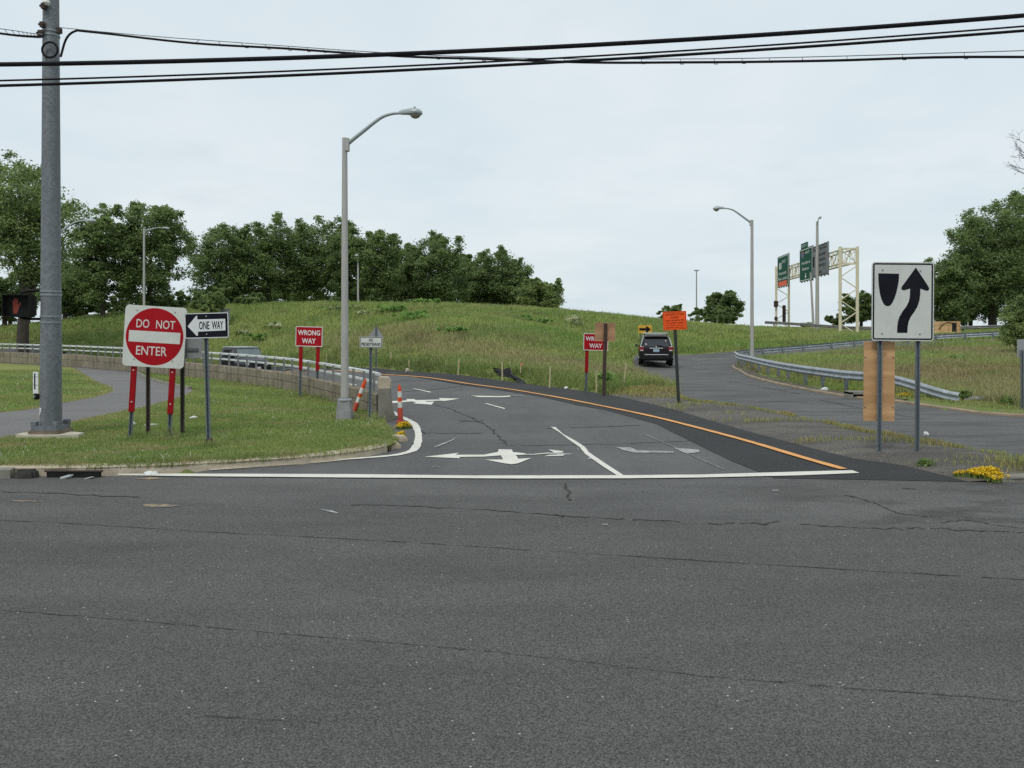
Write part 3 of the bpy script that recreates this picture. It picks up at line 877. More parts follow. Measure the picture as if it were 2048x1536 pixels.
# ---- one way sign
x, y, z = at(417, 895, LZ); s = perm(y)
R = empty('one_way_sign', (x, y, z), 'black one way sign with a white arrow, on a single grey post in the lawn', 'road sign', rz=-.06, roll=math.radians(-1.5))
pc = (895-651)*s; w, h = 90*s, 51*s; cx = .03
upost(R, 0, .035, -.3, pc+.2, .085, .05, M['galvpost'])
mb = MB(); mb.box((0, .03, .05), (.1, .07, .22)); mb.build('ground_sleeve', M['brownpost'], R)
panel(R, 'sign_panel', w, h, pc, -.01, .03, M['black'], M['alu'], cx=cx)
border(R, w, h, .03, pc, -.0185, .003, .014, M['purewhite'], cx)
def N(l): return [(cx+(u-1510)/328*w, pc-(v-404)/172*h) for u, v in l]
decal(R, 'white_arrow', [N([(1368,406),(1432,338),(1441,336),(1443,362),(1650,362),(1650,440),(1445,444),(1443,470),(1434,472)])], -.0185, M['purewhite'])
lettering(R, [('ONE', cx+(1492-1510)/328*w, pc+.003, 76/328*w, 54/172*h, .014), ('WAY', cx+(1592-1510)/328*w, pc+.003, 84/328*w, 54/172*h, .014)], M['black'], -.0215)
bolts(R, [(cx, pc+h*.36), (cx, pc-h*.34)], -.018, .01, M['swhite'])
R = empty('side_sign', (x-.06, y+.06, z), 'brown edge of another sign set behind the one way sign, facing the bike path', 'road sign', rz=math.radians(80))
mb = MB(); mb.prism_xz(rrect(.8, .40, .03, .36, pc), -.01, .01); o = mb.build('sign_panel', M['brownpost'], R)
mb = MB(); mb.box((.1,.03,pc),(.1,.03,.3)); mb.build('bracket', M['brownpost'], R)

# ---- wrong way signs
def wrong_way(px, py, label, wpx, hpx, cpy, dposts, red_to, rz, second=True):
    x, y, z = at(px, py, LZ if px < 700 else 0); s = perm(y)
    R = empty('wrong_way_sign', (x, y, z), label, 'road sign', rz=rz, roll=math.radians(1.4), group=None)
    pc = (py-cpy)*s; w, h = wpx*s, hpx*s
    for i, dx in enumerate(dposts):
        upost(R, dx*s, .04, -.3, pc+h*.3, .085, .045, M['galvpost'])
        zt = pc-h*.4; zb = (py-red_to)*s
        mb = MB(); mb.box((dx*s, .012, (zt+zb)/2), (.115, .03, zt-zb))
        sl = mb.build('red_sleeve', M['darkred'], R, bevel=.004)
    panel(R, 'sign_panel', w, h, pc, -.02, .03, M['red'])
    border(R, w, h, .03, pc, -.0285, .0, .02, M['purewhite'])
    lettering(R, [('WRONG', 0, pc+h*.19, w*.83, h*.26, .02), ('WAY', 0, pc-h*.22, w*.52, h*.26, .02)], M['purewhite'], -.0295)
    bolts(R, [(-w*.33, pc+h*.4), (w*.33, pc+h*.4), (-w*.33, pc-h*.4), (w*.33, pc-h*.4)], -.028, .009)
    return R
wrong_way(616, 794, 'red wrong way sign on two posts on the lawn just in front of the wall', 58, 40, 673, (-18, 19), 740, -.22)
x2, y2 = px2(1190, 780)
wrong_way(1189, 786, 'red wrong way sign in the tall grass, partly hidden by the square plywood board', 49, 34, 684, (-17, 18.5), 745, -.03)

# ---- covered sign: plywood square on a rusty post
x, y, z = at(1206, 790); s = perm(y)
R = empty('covered_sign', (x, y-.25, z), 'square plywood board on a rusty brown post in front of the second wrong way sign', 'road sign', roll=math.radians(1.4), rz=.03)
mb = MB(); mb.tube([(0,0,-.3),(0,0,143*s)], .058, 8); mb.build('post', M['rust'], R, smooth=True)
panel(R, 'plywood_board', 40.5*s, 37*s, 126*s, .07, .004, M['ply2'], M['ply2'], t=.02)

# ---- no pedestrians sign
x, y, z = at(739.5, 841, LZ); s = perm(y)
R = empty('no_pedestrians_sign', (x, y, z), 'small white sign reading no pedestrians on a thin grey post beside the wall end', 'road sign', roll=math.radians(.9), rz=.05)
pc = (841-684.5)*s; w, h = 45*s, 22*s
upost(R, 0, .035, -.3, pc+h*.4, .075, .04, M['galvpost'])
panel(R, 'sign_panel', w, h, pc, -.01, .03, M['swhite'])
border(R, w, h, .03, pc, -.0175, .008, .013, M['black'])
lettering(R, [('NO', 0, pc+h*.2, w*.17, h*.29, .03), ('PEDESTRIANS', 0, pc-h*.18, w*.84, h*.29, .03)], M['black'], -.0175)

# ---- diamond sign seen from behind
Y = 43.5; X = (752-1024)/F*Y; z = t1(X, Y); s = perm(Y)
R = empty('diamond_sign', (X, Y, z), 'grey back of a diamond sign rising just above the no pedestrians sign', 'road sign', rz=.25)
pc = EYE+(HZ-674)*s - z; hw, hh = 15.5*s, 21.5*s
mb = MB(); mb.prism_xz([(hw, pc),(hw*.9, pc+hh*.08),(hw*.08, pc+hh*.94),(0, pc+hh),(-hw*.08, pc+hh*.94),(-hw*.9, pc+hh*.08),(-hw, pc),(-hw*.9, pc-hh*.1),(0, pc-hh),(hw*.9, pc-hh*.1)], 0, .012); mb.build('sign_panel', M['alu'], R)
upost(R, 0, -.03, -.3, pc+hh*.97, .08, .045, M['galvpost'])

# ---- orange construction sign on a leaning post
x, y, z = at(1358, 810); s = perm(y)
R = empty('construction_sign', (x, y, z), 'orange construction ahead sign on a leaning dark green post in the gravel island', 'road sign', roll=math.radians(-2.9), rz=-.03)
mb = MB(); mb.box((0,.035,(162*s-.3)/2), (.085,.06,162*s+.3)); mb.build('post', M['blackpost'], R, bevel=.006)
pc = 169*s; w, h = 47*s, 37*s
SG = bpy.data.objects.new('sign_panel', None)
bpy.data.objects.remove(SG)
panel(R, 'sign_panel', w, h, pc, -.01, .012, M['orange'])
border(R, w, h, .012, pc, -.0175, .022, .008, M['black'])
lettering(R, [('CONSTRUCTION', 0, pc+h*.335, w*.78, h*.1), ('AHEAD', 0, pc+h*.175, w*.36, h*.1), ('ROAD USE RESTRICTED', 0, pc+h*.015, w*.78, h*.08, .014), ('STATE LIABILITY LIMITED', 0, pc-h*.125, w*.78, h*.08, .014), ('CONN GEN STAT SEC 13A-115', 0, pc-h*.255, w*.78, h*.06, .01), ('COMMISSIONER OF TRANSPORTATION', 0, pc-h*.37, w*.78, h*.06, .01)], M['black'], -.0175)

# ---- yellow arrow sign beyond the entrance ramp
Y = 63.5; X = (1290-1024)/F*Y; z = t1(X, Y); s = perm(Y)
R = empty('yellow_arrow_sign', (X, Y, z), 'yellow sign with a black arrow pointing along the bend, behind the dark car', 'road sign', rz=-.08)
pc = EYE+(HZ-658.5)*s-z; w, h = 27*s, 16.5*s
for dx in (-9*s, 8*s): upost(R, dx, .04, -.3, pc+h*.4, .08, .045, M['galvpost'])
panel(R, 'sign_panel', w, h, pc, -.01, .02, M['signyellow'])
def N(l): return [((u-818)/142*w, pc-(v-502)/84*h) for u, v in l]
decal(R, 'black_arrow', [N([(758,490),(830,490),(824,474),(840,472),(880,503),(840,536),(824,533),(830,516),(758,516)])], -.019, M['black'])

# ---- keep-right sign on two posts
x, y, z = at(1797, 909); s = perm(y)
R = empty('keep_right_sign', (x, y, z+.03), 'large white sign with a black curved arrow and a median nose, on two grey posts', 'road sign', rz=.0, roll=math.radians(.45))
pc = (909-606.5)*s; w, h = 124*s, 157*s; cx = .045
for dx in (-38*s, 38*s):
    upost(R, dx, .04, -.35, pc+h*.35, .088, .05, M['galvpost'])
panel(R, 'sign_panel', w, h, pc, -.015, .055, M['swhite'], cx=cx)
border(R, w, h, .055, pc, -.0235, .018, .026, M['black'], cx)
def N(l): return [(cx+(u-1471)/458*w, pc-(v-757)/572*h) for u, v in l]
decal(R, 'median_nose', [N([(1289,553),(1441,555),(1441,590),(1434,640),(1423,690),(1409,735),(1393,768),(1380,785),(1362,792),(1344,788),(1330,776),(1314,745),(1301,700),(1292,640),(1289,590)])], -.0235, M['black'])
decal(R, 'curved_arrow', [N([(1565,509),(1660,648),(1665,662),(1658,675),(1646,678),(1599,662),(1599,700),(1594,745),(1580,790),(1556,832),(1530,868),(1515,902),(1508,940),(1506,985),(1430,985),(1431,940),(1437,898),(1448,866),(1470,828),(1497,793),(1515,757),(1522,720),(1524,662),(1480,676),(1466,674),(1459,664),(1462,650)])], -.0235, M['black'])
bolts(R, [(cx-.36, pc+h*.40), (cx+.30, pc+h*.39), (cx-.36, pc-h*.41), (cx+.30, pc-h*.41)], -.023, .012)
# tall plywood board strapped behind its nearer post
R2 = empty('plywood_cover', (x+(1762-1797)*s, y+.10, z), 'tall narrow plywood board strapped upright behind one post of the median sign', 'board', roll=math.radians(.4))
panel(R2, 'board', 62*s, 160*s, (909-763)*s, .0, .003, M['ply'], M['ply'], t=.022)
for zz in (715, 815): bolts(R2, [(.24, (909-zz)*s), (-.25, (909-zz)*s)], -.012, .012)

# ---- grey sign back at the edge of the road
x, y, z = at(2042, 822, .02); s = perm(y)
R = empty('grey_sign', (x, y, z), 'plain grey sign on a single galvanised post in the grass beside the entrance road', 'road sign', rz=.04)
upost(R, 0, -.03, -.3, 122*s, .085, .05, M['galvpost'])
panel(R, 'sign_panel', 31*s, 37*s, 125*s, .0, .03, M['alu'], M['alu'], cx=.1)

# ------------------------------------------------------------------ big galvanised pole and what hangs on it
x, y, z = at(102, 874, LZ); s = perm(y); PX, PY, PZ = x, y, z
R = empty('traffic_pole', (x, y, z), 'thick galvanised steel pole with speckled surface beside the kerb, carrying the lashed cable', 'pole')
def pz(py): return EYE+(HZ-py)*s - z
mb = MB(); zt = pz(-190)
mb.tube([(0,0,.22),(0,0,zt*.5),(0,0,zt)], [20.2*s, 17.0*s, 13.6*s], 28); mb.build('shaft', M['galvpole'], R, smooth=True)
mb = MB()
oct8 = lambda r: [(r*math.cos(PI/8+PI/4*k), r*math.sin(PI/8+PI/4*k)) for k in range(8)]
mb.box((0,0,.03),(.58,.58,.24)); mb.build('concrete_footing', M['brownconc'], R, bevel=.02)
mb = MB()
o8 = [(1.28*a, .62*b) for a, b in oct8(.5)]
mb.add([(a,b,.0) for a,b in o8]+[(a,b,-.2) for a,b in o8],[tuple(range(8))]+[(i,(i+1)%8,8+(i+1)%8,8+i) for i in range(8)])
o = mb.build('concrete_pad', M['concrete'], R); o.location = (.05, -.12, .085)
mb = MB(); mb.box((0,0,.19),(.50,.50,.10)); mb.build('base_plate', M['galvpole'], R, bevel=.01)
for a, b in ((-1,-1),(1,-1),(1,1),(-1,1)):
    mb = MB(); mb.box((a*.2,b*.2,.27),(.11,.11,.10)); mb.build('bolt_cover', M['galvpole'], R, bevel=.01)
for py in (64, 72, 583, 590, 633, 645):
    rr = (20.2-(874-py)/1064*6.5)*s+.004
    mb = MB(); mb.lathe([(rr,-.018),(rr+.008,-.018),(rr+.008,.018),(rr,.018)], 28, (0,0,pz(py))); mb.build('band_clamp', M['galv'], R, smooth=True)
for px, py in ((86,70),(95,56),(120,62),(98,20),(92,72)):
    dx = (px-102)*s; r0 = 17.5*s
    dy = -math.sqrt(max(r0*r0-dx*dx, 0))-.02
    mb = MB(); mb.box((dx,dy,pz(py)),(.07,.09,.10)); mb.tube([(dx-.06,dy-.03,pz(py)),(dx+.06,dy-.03,pz(py))],.02,6); mb.build('cable_bracket', M['rust'], R)
mb = MB(); mb.lathe([(.05,0),(.075,.05),(.06,.10),(.02,.13)], 12, (0,-17*s,pz(18))); mb.build('insulator', M['swhite'], R, smooth=True)
mb = MB()
lr = 15.2*s
mb.tube([(.095+lr*math.cos(a), -19*s-.03, pz(107)+lr*math.sin(a)) for a in np.linspace(0, 2*PI, 28)], .022, 6); mb.build('cable_loop', M['cable'], R, smooth=True)
mb = MB(); rs = 19.95*s+.004; aa = [math.radians(v) for v in (200, 215, 230, 243)]
mb.add([(rs*math.cos(a), rs*math.sin(a), pz(814)) for a in aa]+[(rs*math.cos(a), rs*math.sin(a), pz(814)-h_) for a, h_ in zip(aa, (.13,.16,.12,.03))], [(i,i+1,5+i,4+i) for i in range(3)])
mb.build('sticker', M['litter'], R)
# pedestrian signal
R = empty('pedestrian_signal', (x-.2, y-.02, pz(612)+z), 'black pedestrian signal with an orange hand, bracketed to the galvanised pole', 'signal', rz=.12)
w0, h0 = 52*s, 45*s; cx = -57*s+.2+.01
mb = MB(); mb.box((cx,0,0),(w0,.2,h0)); mb.build('housing', M['housing'], R, bevel=.03)
mb = MB()
for a, b, c, d in ((cx,-.16,h0/2-.012,0),(cx,-.16,-h0/2+.012,0)): mb.box((a,b,c),(w0-.02,.16,.015))
mb.box((cx-w0/2+.01,-.16,0),(.015,.16,h0-.03)); mb.box((cx+w0/2-.01,-.16,0),(.015,.16,h0-.03)); mb.build('visor', M['housing'], R)
mb = MB(); mb.box((cx,-.101,0),(w0-.05,.006,h0-.05)); mb.build('lens', M['plastic'], R)
mb = MB(); hx = cx-.055; k = h0*.72/2
palm = [(-.38,-.95),(.28,-.95),(.62,-.2),(1.0,.28),(.86,.42),(.5,.1),(.42,.2),(.42,.78),(.28,.8),(.22,.25),(.16,.95),(0,.97),(-.02,.28),(-.12,.9),(-.28,.88),(-.26,.22),(-.4,.66),(-.54,.62),(-.5,-.3)]
mb.prism_xz([(hx+a*k*.62, b*k) for a, b in palm], -.108, -.104); mb.build('hand_symbol', M['hand'], R)
mb = MB()
mb.tube([(.2,.03,.30),(-.05,.03,.30),(cx+.1,.02,.29),(cx,.0,.26),(cx,0,.2)], .03, 8); mb.build('bracket_arm', M['housing'], R, smooth=True)
mb = MB(); mb.tube([(.2,.03,-.25),(cx+.12,.02,-.25),(cx,.0,-.23),(cx,0,-.15)], .026, 8); mb.build('bracket_arm', M['housing'], R, smooth=True)
# push-button sign
R = empty('crossing_button', (x-21*s, y-.12, pz(765)+z), 'small white push button plate with a black button on the galvanised pole', 'push button', rz=-.3)
mb = MB(); mb.box((-.03,0,0),(.13,.015,.42)); mb.build('instruction_plate', M['purewhite'], R, bevel=.005)
mb = MB()
for i in range(5): mb.box((-.045,-.009,.15-i*.06),(.03,.003,.061))
mb.box((-.03,-.009,.115),(.12,.003,.005)); mb.box((-.03,-.009,-.04),(.12,.003,.005)); mb.build('instruction_symbol', M['black'], R)
mb = MB(); mb.box((-.02,.01,-.26),(.1,.07,.12)); bt = mb.build('button_box', M['housing'], R, bevel=.015)
mb = MB(); mb.tube([(-.02,-.03,-.26),(-.02,-.05,-.26)], .022, 10); mb.build('button', M['galv'], bt)

# ------------------------------------------------------------------ overhead cables
def cat(pts, Y, label, r, name='overhead_cable', X0=-60, X1=60, wav=0.0, lashed=None):
    P = np.array([((a-1024)/F*Y, EYE+(HZ-b)/F*Y) for a, b in pts])
    c = np.polyfit(P[:,0], P[:,1], 2); c[0] = max(c[0], .0012)
    c[1:] = np.linalg.lstsq(np.stack([P[:,0], np.ones(len(P))],1), P[:,1]-c[0]*P[:,0]**2, rcond=None)[0]
    xs = np.linspace(X0, X1, 160)
    mb = MB(); mb.tube([(a, Y, c[0]*a*a+c[1]*a+c[2]+wav*math.sin(a*2.3)) for a in xs], r, 8)
    o = mb.build(name, M['cable'], None, smooth=True)
    return tag(o, label, 'cable', 'black cables across the street')
cat(((0,128.5),(420,121.5),(800,108),(1100,93),(1500,72),(2048,31)), 12.2, 'thickest and topmost of the black cables strung over the street', .034)
cat(((0,160.5),(420,149.5),(800,133),(1100,116.5),(1500,92),(2048,53)), 12.8, 'thin black cable strung just above the lowest of the street cables', .015)
cat(((0,170.5),(420,158.5),(800,142),(1100,124),(1500,100),(2048,62)), 12.5, 'lowest of the black cables strung over the street', .0225)
# lashed cable from the pole: messenger wire, cable and hangers
def lashed(pts_m, pts_c, ys, label):
    o = empty('lashed_cable', (PX, PY, PZ), label, 'cable')
    def path(pts):
        Q = [((a-1024)/F*Y, Y, EYE+(HZ-b)/F*Y) for (a, b), Y in zip(pts, ys)]
        return [(p[0]-PX, p[1]-PY, p[2]-PZ) for p in smooth(Q, 8)]
    pm, pcb = path(pts_m), path(pts_c)
    mb = MB(); mb.tube(pm, .008, 6); mb.build('messenger_wire', M['galv'], o, smooth=True)
    mb = MB(); mb.tube([(a, b, c+.012*math.sin(a*1.7)) for a, b, c in pcb], .021, 8); mb.build('cable', M['cable'], o, smooth=True)
    for i in range(3, len(pm)-1, 2):
        a, b = Vector(pm[i]), Vector(pcb[i])
        if (a-b).length > .2: continue
        mb = MB(); mb.tube([a+Vector((-.03,0,.0)), b+Vector((-.03,0,-.02))], .006, 4); mb.tube([b+Vector((-.03,0,-.02)), b+Vector((.03,0,-.02))], .006, 4); mb.build('hanger', M['galv'], o)
    return o
ysR = (15.7,15.7,15.7,15.7,15.6,15.4,15.0,14.6,14.2,13.9,13.5,13.2)
lashed(((121,55),(150,58),(200,63),(300,72),(420,81),(600,94),(730,103),(900,112),(1100,117),(1400,117.5),(1650,113),(2120,99)),
       ((121,115),(133,78),(152,63),(180,65),(420,88),(600,100),(730,107),(900,117),(1100,122),(1400,126),(1650,120),(2120,112)), ysR, 'thin cable lashed under a wire, sagging away from the galvanised pole across the sky')
lashed(((86,69),(60,66),(20,60),(-60,50),(-200,36),(-500,10)), ((86,74),(66,73),(30,70),(-60,58),(-200,45),(-500,20)), (15.6,15.5,15.4,15.2,15.0,14.5), 'short stretch of lashed cable leaving the galvanised pole towards the bike path side')

# ------------------------------------------------------------------ street lamps
def lamp(base, top_z, label, arm_dx, arm_dy, arm_up, r0, r1, box=True, truss=False, head=True, hs=1.0):
    X, Y, Z = base; H = top_z-Z
    R = empty('street_lamp', base, label, 'street lamp', group='street lamps along the ramps')
    L = math.hypot(arm_dx, arm_dy); u = (arm_dx/L, arm_dy/L)
    mb = MB(); mb.tube([(0,0,.0),(0,0,H*.5),(0,0,H)], [r0,(r0+r1)/2*1.02,r1], 16); mb.build('pole', M['lampgrey'], R, smooth=True)
    if box:
        mb = MB(); mb.box((0,0,.22),(.36,.36,.44),None,0,.8); mb.build('base_box', M['lampbase'], R, bevel=.015)
        mb = MB(); mb.lathe([(.17,.44),(.17,.47),(r0+.012,.5),(r0+.012,.53)],16); mb.build('collar', M['lampbase'], R, smooth=True)
    hgt = H-.16
    def P(t, zz): return (u[0]*L*t, u[1]*L*t, hgt+zz*arm_up)
    arm = [P(.03,0),P(.18,.22),P(.36,.47),P(.5,.67),P(.6,.80),P(.68,.89),P(.78,.96),P(.9,1.0),P(1.0,1.0)]
    mb = MB(); mb.tube(smooth(arm,3), [.055*hs-.02*hs*i/24 for i in range(25)], 10); mb.build('arm', M['lamphead'], R, smooth=True)
    if truss:
        mb = MB(); mb.tube([(0,0,hgt-.55*hs),P(.35,.25),P(.62,.80)], .025*hs, 8); mb.build('brace', M['lamphead'], R, smooth=True)
    mb = MB(); mb.box((u[0]*r1,u[1]*r1,hgt),(.1,.12,.3)); mb.build('arm_bracket', M['lampgrey'], R, bevel=.01)
    if head:
        a = math.atan2(u[1], u[0])
        hd = bpy.data.objects.new('lamp_head', None)
        bpy.data.objects.remove(hd)
        secs = [(0,.055,.065,.0),(.06,.075,.085,.0),(.2,.095,.105,.0),(.34,.145,.125,-.005),(.46,.175,.12,-.012),(.56,.145,.10,-.02),(.615,.07,.05,-.025)]
        mb = MB(); vs, fs = [], []; n = 12
        for d, rw, rh, dz in secs:
            for k in range(n):
                t = 2*PI*k/n
                zz = math.sin(t)*rh; zz = max(zz, -.35*rh)
                p = Vector((d*hs, math.cos(t)*rw*hs, (zz+dz)*hs))
                p.rotate(Matrix.Rotation(a, 3, 'Z'))
                vs.append((p.x+u[0]*L, p.y+u[1]*L, p.z+hgt+arm_up))
        for i in range(len(secs)-1):
            for k in range(n):
                k2 = (k+1)%n; fs.append((i*n+k,i*n+k2,(i+1)*n+k2,(i+1)*n+k))
        fs.append(tuple(range(n))[::-1]); fs.append(tuple((len(secs)-1)*n+k for k in range(n)))
        mb.add(vs, fs); hd = mb.build('lamp_head', M['lamphead'], R, smooth=True)
        mb = MB()
        mb.lathe([(.02,-.165),(.08,-.14),(.125,-.085),(.14,-.03)], 14)
        mb.v = [((v[0]*1.15+.44)*hs, v[1]*hs, v[2]*hs) for v in mb.v]
        vv = []
        for v in mb.v:
            p = Vector(v); p.rotate(Matrix.Rotation(a,3,'Z')); vv.append((p.x+u[0]*L,p.y+u[1]*L,p.z+hgt+arm_up))
        mb.v = vv; mb.build('lens', M['glass_lens'], hd, smooth=True)
        mb = MB(); p = Vector((.42*hs,0,.09*hs)); p.rotate(Matrix.Rotation(a,3,'Z')); mb.lathe([(.025,0),(.025,.04),(.015,.055)],8,(p.x+u[0]*L,p.y+u[1]*L,p.z+hgt+arm_up)); mb.build('photocell', M['lampbase'], hd)
    return R
x, y, z = at(689.5, 840, LZ); s = perm(y)
lamp((x,y,z), EYE+(HZ-276)*s, 'tall pale street lamp on a grey base box at the lawn edge', 112*s, -.25, 58*s, 8.3*s, 5.2*s, hs=.86)
Y = 45.5; X = (1504-1024)/F*Y
lamp((X,Y,t1(X,Y)), EYE+(HZ-440)*perm(Y), 'pale street lamp standing inside the bend of the guardrail', -57*perm(Y), -.2, 28*perm(Y), .105, .075, box=False, hs=1.02)
Y = 58; X = (106-1024)/F*Y; Z0 = t1(X, Y)
lamp((X,Y,Z0), EYE+(HZ-468)*perm(Y), 'street lamp almost hidden behind the galvanised pole, only its arm and head showing', 68*perm(Y), -.3, 30*perm(Y), .12, .08, box=False, hs=1.3)
Y = 66; X = (288-1024)/F*Y; Z0 = t1(X, Y)
lamp((X,Y,Z0), EYE+(HZ-457)*perm(Y), 'slim white street lamp with a forked arm rising above the do not enter sign', 27*perm(Y), .9, 8*perm(Y), .10, .075, box=False, truss=True, hs=.9)
Y = 92; X = (716-1024)/F*Y; Z0 = t1(X, Y)
lamp((X,Y,Z0), EYE+(HZ-527)*perm(Y), 'small white street lamp on the crest of the hill in front of the trees', .15, -1.4, 16*perm(Y), .11, .09, box=False, hs=1.2)
Y = 90; X = (1634.5-1024)/F*Y; Z0 = t1(X, Y)
lamp((X,Y,Z0), EYE+(HZ-443)*perm(Y), 'tall grey street lamp standing in front of the gantry signs', -.25, -1.3, 7*perm(Y), .22, .13, box=False, hs=1.0)
Y = 150; X = (1393-1024)/F*Y; Z0 = t1(X, Y)
R = empty('floodlight_mast', (X,Y,Z0), 'distant thin grey mast with a small floodlight bar behind the round tree', 'lamp mast')
H = EYE+(HZ-541)*perm(Y)-Z0
mb = MB(); mb.tube([(0,0,0),(0,0,H)],[.14,.09],10); mb.build('mast', M['lampbase'], R, smooth=True)
mb = MB(); mb.box((0,0,H),(.9,.25,.2)); mb.build('floodlight', M['lampbase'], R, bevel=.03)
Y = 93; X = (1627.5-1024)/F*Y; Z0 = t1(X, Y)
R = empty('gantry_post', (X,Y,Z0), 'thin grey post beside the tall lamp, reaching up under the green signs', 'post')
mb = MB(); mb.tube([(0,0,-.2),(-.35,0,EYE+(HZ-545)*perm(Y)-Z0)],[.15,.10],10); mb.build('shaft', M['lampgrey'], R, smooth=True)
mb = MB(); mb.box((0,0,.05),(.4,.4,.1)); mb.build('base_plate', M['lampbase'], R)

# ------------------------------------------------------------------ gantry with three signs
A = Vector(((1697.5-1024)/F*84, 84, 0)); B = Vector(((1565-1024)/F*114, 114, 0))
GX = (B-A).normalized(); GN = Vector((-GX.y, GX.x, 0))   # GN points to the traffic side (towards -X)
zA = t1(A.x, A.y)
R = empty('sign_gantry', (A.x, A.y, zA), 'cream painted steel lattice gantry over the distant highway', 'gantry')
def loc(v): return (v[0]-A.x, v[1]-A.y, v[2]-zA)
def gleg(c, topz):
    zb = t1(c.x, c.y)-.3; hw = .86
    W = Vector((1,0,0))
    a, b = c-W*hw, c+W*hw
    mb = MB()
    for p in (a, b): mb.tube([loc((p.x,p.y,zb)), loc((p.x,p.y,topz))], .155, 12)
    n = 7; zs = np.linspace(zb+.3, topz-1.9, n)
    for i in range(n-1):
        p, q = (a, b) if i % 2 else (b, a)
        mb.bar(loc((p.x,p.y-.02,zs[i])), loc((q.x,q.y-.02,zs[i+1])), .09)
    for zz in (topz-.2, topz-1.75): mb.bar(loc((a.x,a.y,zz)), loc((b.x,b.y,zz)), .14)
    for p, q in ((topz-.2,topz-1.75),(topz-1.75,topz-.2)):
        mb.bar(loc((a.x,a.y-.03,p)), loc((b.x,b.y-.03,q)), .08)
    return mb.build('leg', M['cream'], R, smooth=True)
TA, TB = EYE+(HZ-493)*perm(84), EYE+(HZ-533)*perm(114)
gleg(A, TA); gleg(B, TB)
zt, zb_ = (TA+TB)/2-.35, (TA+TB)/2-1.75
ch = []
W = Vector((1,0,0))
for side in (-.62, .62):
    for zz in (zt, zb_):
        mb = MB(); mb.tube([loc(A+W*side+Vector((0,0,zz))), loc(B+W*side+Vector((0,0,zz)))], .085, 8); mb.build('chord', M['cream'], R, smooth=True)
mb = MB(); n = 18
for i in range(n):
    p = A+(B-A)*(i/n); q = A+(B-A)*((i+1)/n)
    for side in (-.62, .62):
        z1, z2 = (zt, zb_) if i % 2 else (zb_, zt)
        mb.bar(loc(p+W*side+Vector((0,0,z1))), loc(q+W*side+Vector((0,0,z2))), .065)
        mb.bar(loc(p+W*side+Vector((0,0,zt))), loc(p+W*side+Vector((0,0,zb_))), .055)
    mb.bar(loc(p-W*.62+Vector((0,0,zt))), loc(q+W*.62+Vector((0,0,zt))), .055)
    mb.bar(loc(p-W*.62+Vector((0,0,zb_))), loc(p+W*.62+Vector((0,0,zb_))), .055)
mb.build('lattice', M['cream'], R)

def gsign(px0, px1, pyt, pyb, Y0, label, mat, name='guide_sign'):
    """panel facing the traffic; far end seen at px0, near end at px1"""
    off = W*(-.85)
    # solve where the two edges meet the vertical plane of the truss face
    def on(px):
        k = (px-1024)/F
        # A + off + GX t with x = k*y
        p = A+off
        t = (k*p.y-p.x)/(GX.x-k*GX.y)
        return p+GX*t
    p0, p1 = on(px0), on(px1)
    w = (p1-p0).length; c = (p0+p1)/2
    zt_, zb2 = EYE+(HZ-pyt)/F*c.y, EYE+(HZ-pyb)/F*c.y
    d = (p1-p0).normalized()
    ang = math.atan2(d.y, d.x)
    R = empty(name, (c.x, c.y, zb2), label, 'highway sign', rz=ang)
    h = zt_-zb2
    panel(R, 'sign_panel', w, h, h/2, -.03, .15, mat, M['alu'], t=.08)
    mb = MB()
    for k in range(5): mb.box((-w/2+.4+k*(w-.8)/4, .10, h/2), (.12,.14,h*1.05))
    mb.build('bracing_frame', M['galvpost'], R)
    return R, w, h
R, w, h = gsign(1556, 1577.5, 511, 573.5, 110, 'green highway sign with an orange patch under it, farthest along the gantry', M['green'])
border(R, w, h*.98, .15, h/2, -.08, .05, .09, M['swhite'])
lettering(R, [('EAST', w*.12, h*.80, w*.36, h*.09), ('Norwich', 0, h*.44, w*.7, h*.1), ('New London', 0, h*.27, w*.86, h*.1)], M['swhite'], -.085)
decal(R, 'route_shield', [rrect(w*.22, h*.2, .2, -w*.22, h*.68)], -.08, M['swhite'])
lettering(R, [('2', -w*.22, h*.68, w*.08, h*.13)], M['black'], -.09, 'numeral_lettering')
decal(R, 'orange_patch', [rrect(w*.78, h*.15, .05, 0, h*.105)], -.085, M['orange'])
R, w, h = gsign(1600.5, 1625.5, 496, 562, 100, 'tall green highway sign with an exit tab and a down arrow, middle of the gantry', M['green'])
border(R, w, h*.98, .15, h/2, -.08, .05, .09, M['swhite'])
panel(R, 'exit_tab', w*.55, h*.17, h*1.09, -.03, .1, M['green'], M['alu'], cx=-w*.12, t=.08)
lettering(R, [('EXIT 2', -w*.12, h*1.09, w*.4, h*.08)], M['swhite'], -.085, 'tab_lettering')
lettering(R, [('EAST', w*.15, h*.86, w*.34, h*.07), ('Hartford', w*.02, h*.56, w*.66, h*.09), ('Boston', w*.0, h*.38, w*.52, h*.09)], M['swhite'], -.085)
decal(R, 'route_shield', [[(-w*.36,h*.9),(-w*.12,h*.9),(-w*.12,h*.8),(-w*.17,h*.73),(-w*.24,h*.70),(-w*.31,h*.73),(-w*.36,h*.8)]], -.08, M['shieldblue'])
decal(R, 'shield_band', [[(-w*.36,h*.9),(-w*.12,h*.9),(-w*.12,h*.855),(-w*.36,h*.855)]], -.09, M['shieldred'])
decal(R, 'down_arrow', [[(-.16,h*.24),(.16,h*.24),(.16,h*.16),(.42,h*.16),(0,h*.07),(-.42,h*.16),(-.16,h*.16)]], -.085, M['swhite'])
R, w, h = gsign(1626.5, 1656.5, 489, 552, 92, 'grey highway sign for a restricted lane, nearest along the gantry', M['signgrey'])
border(R, w, h*.98, .15, h/2, -.08, .05, .08, M['black'])
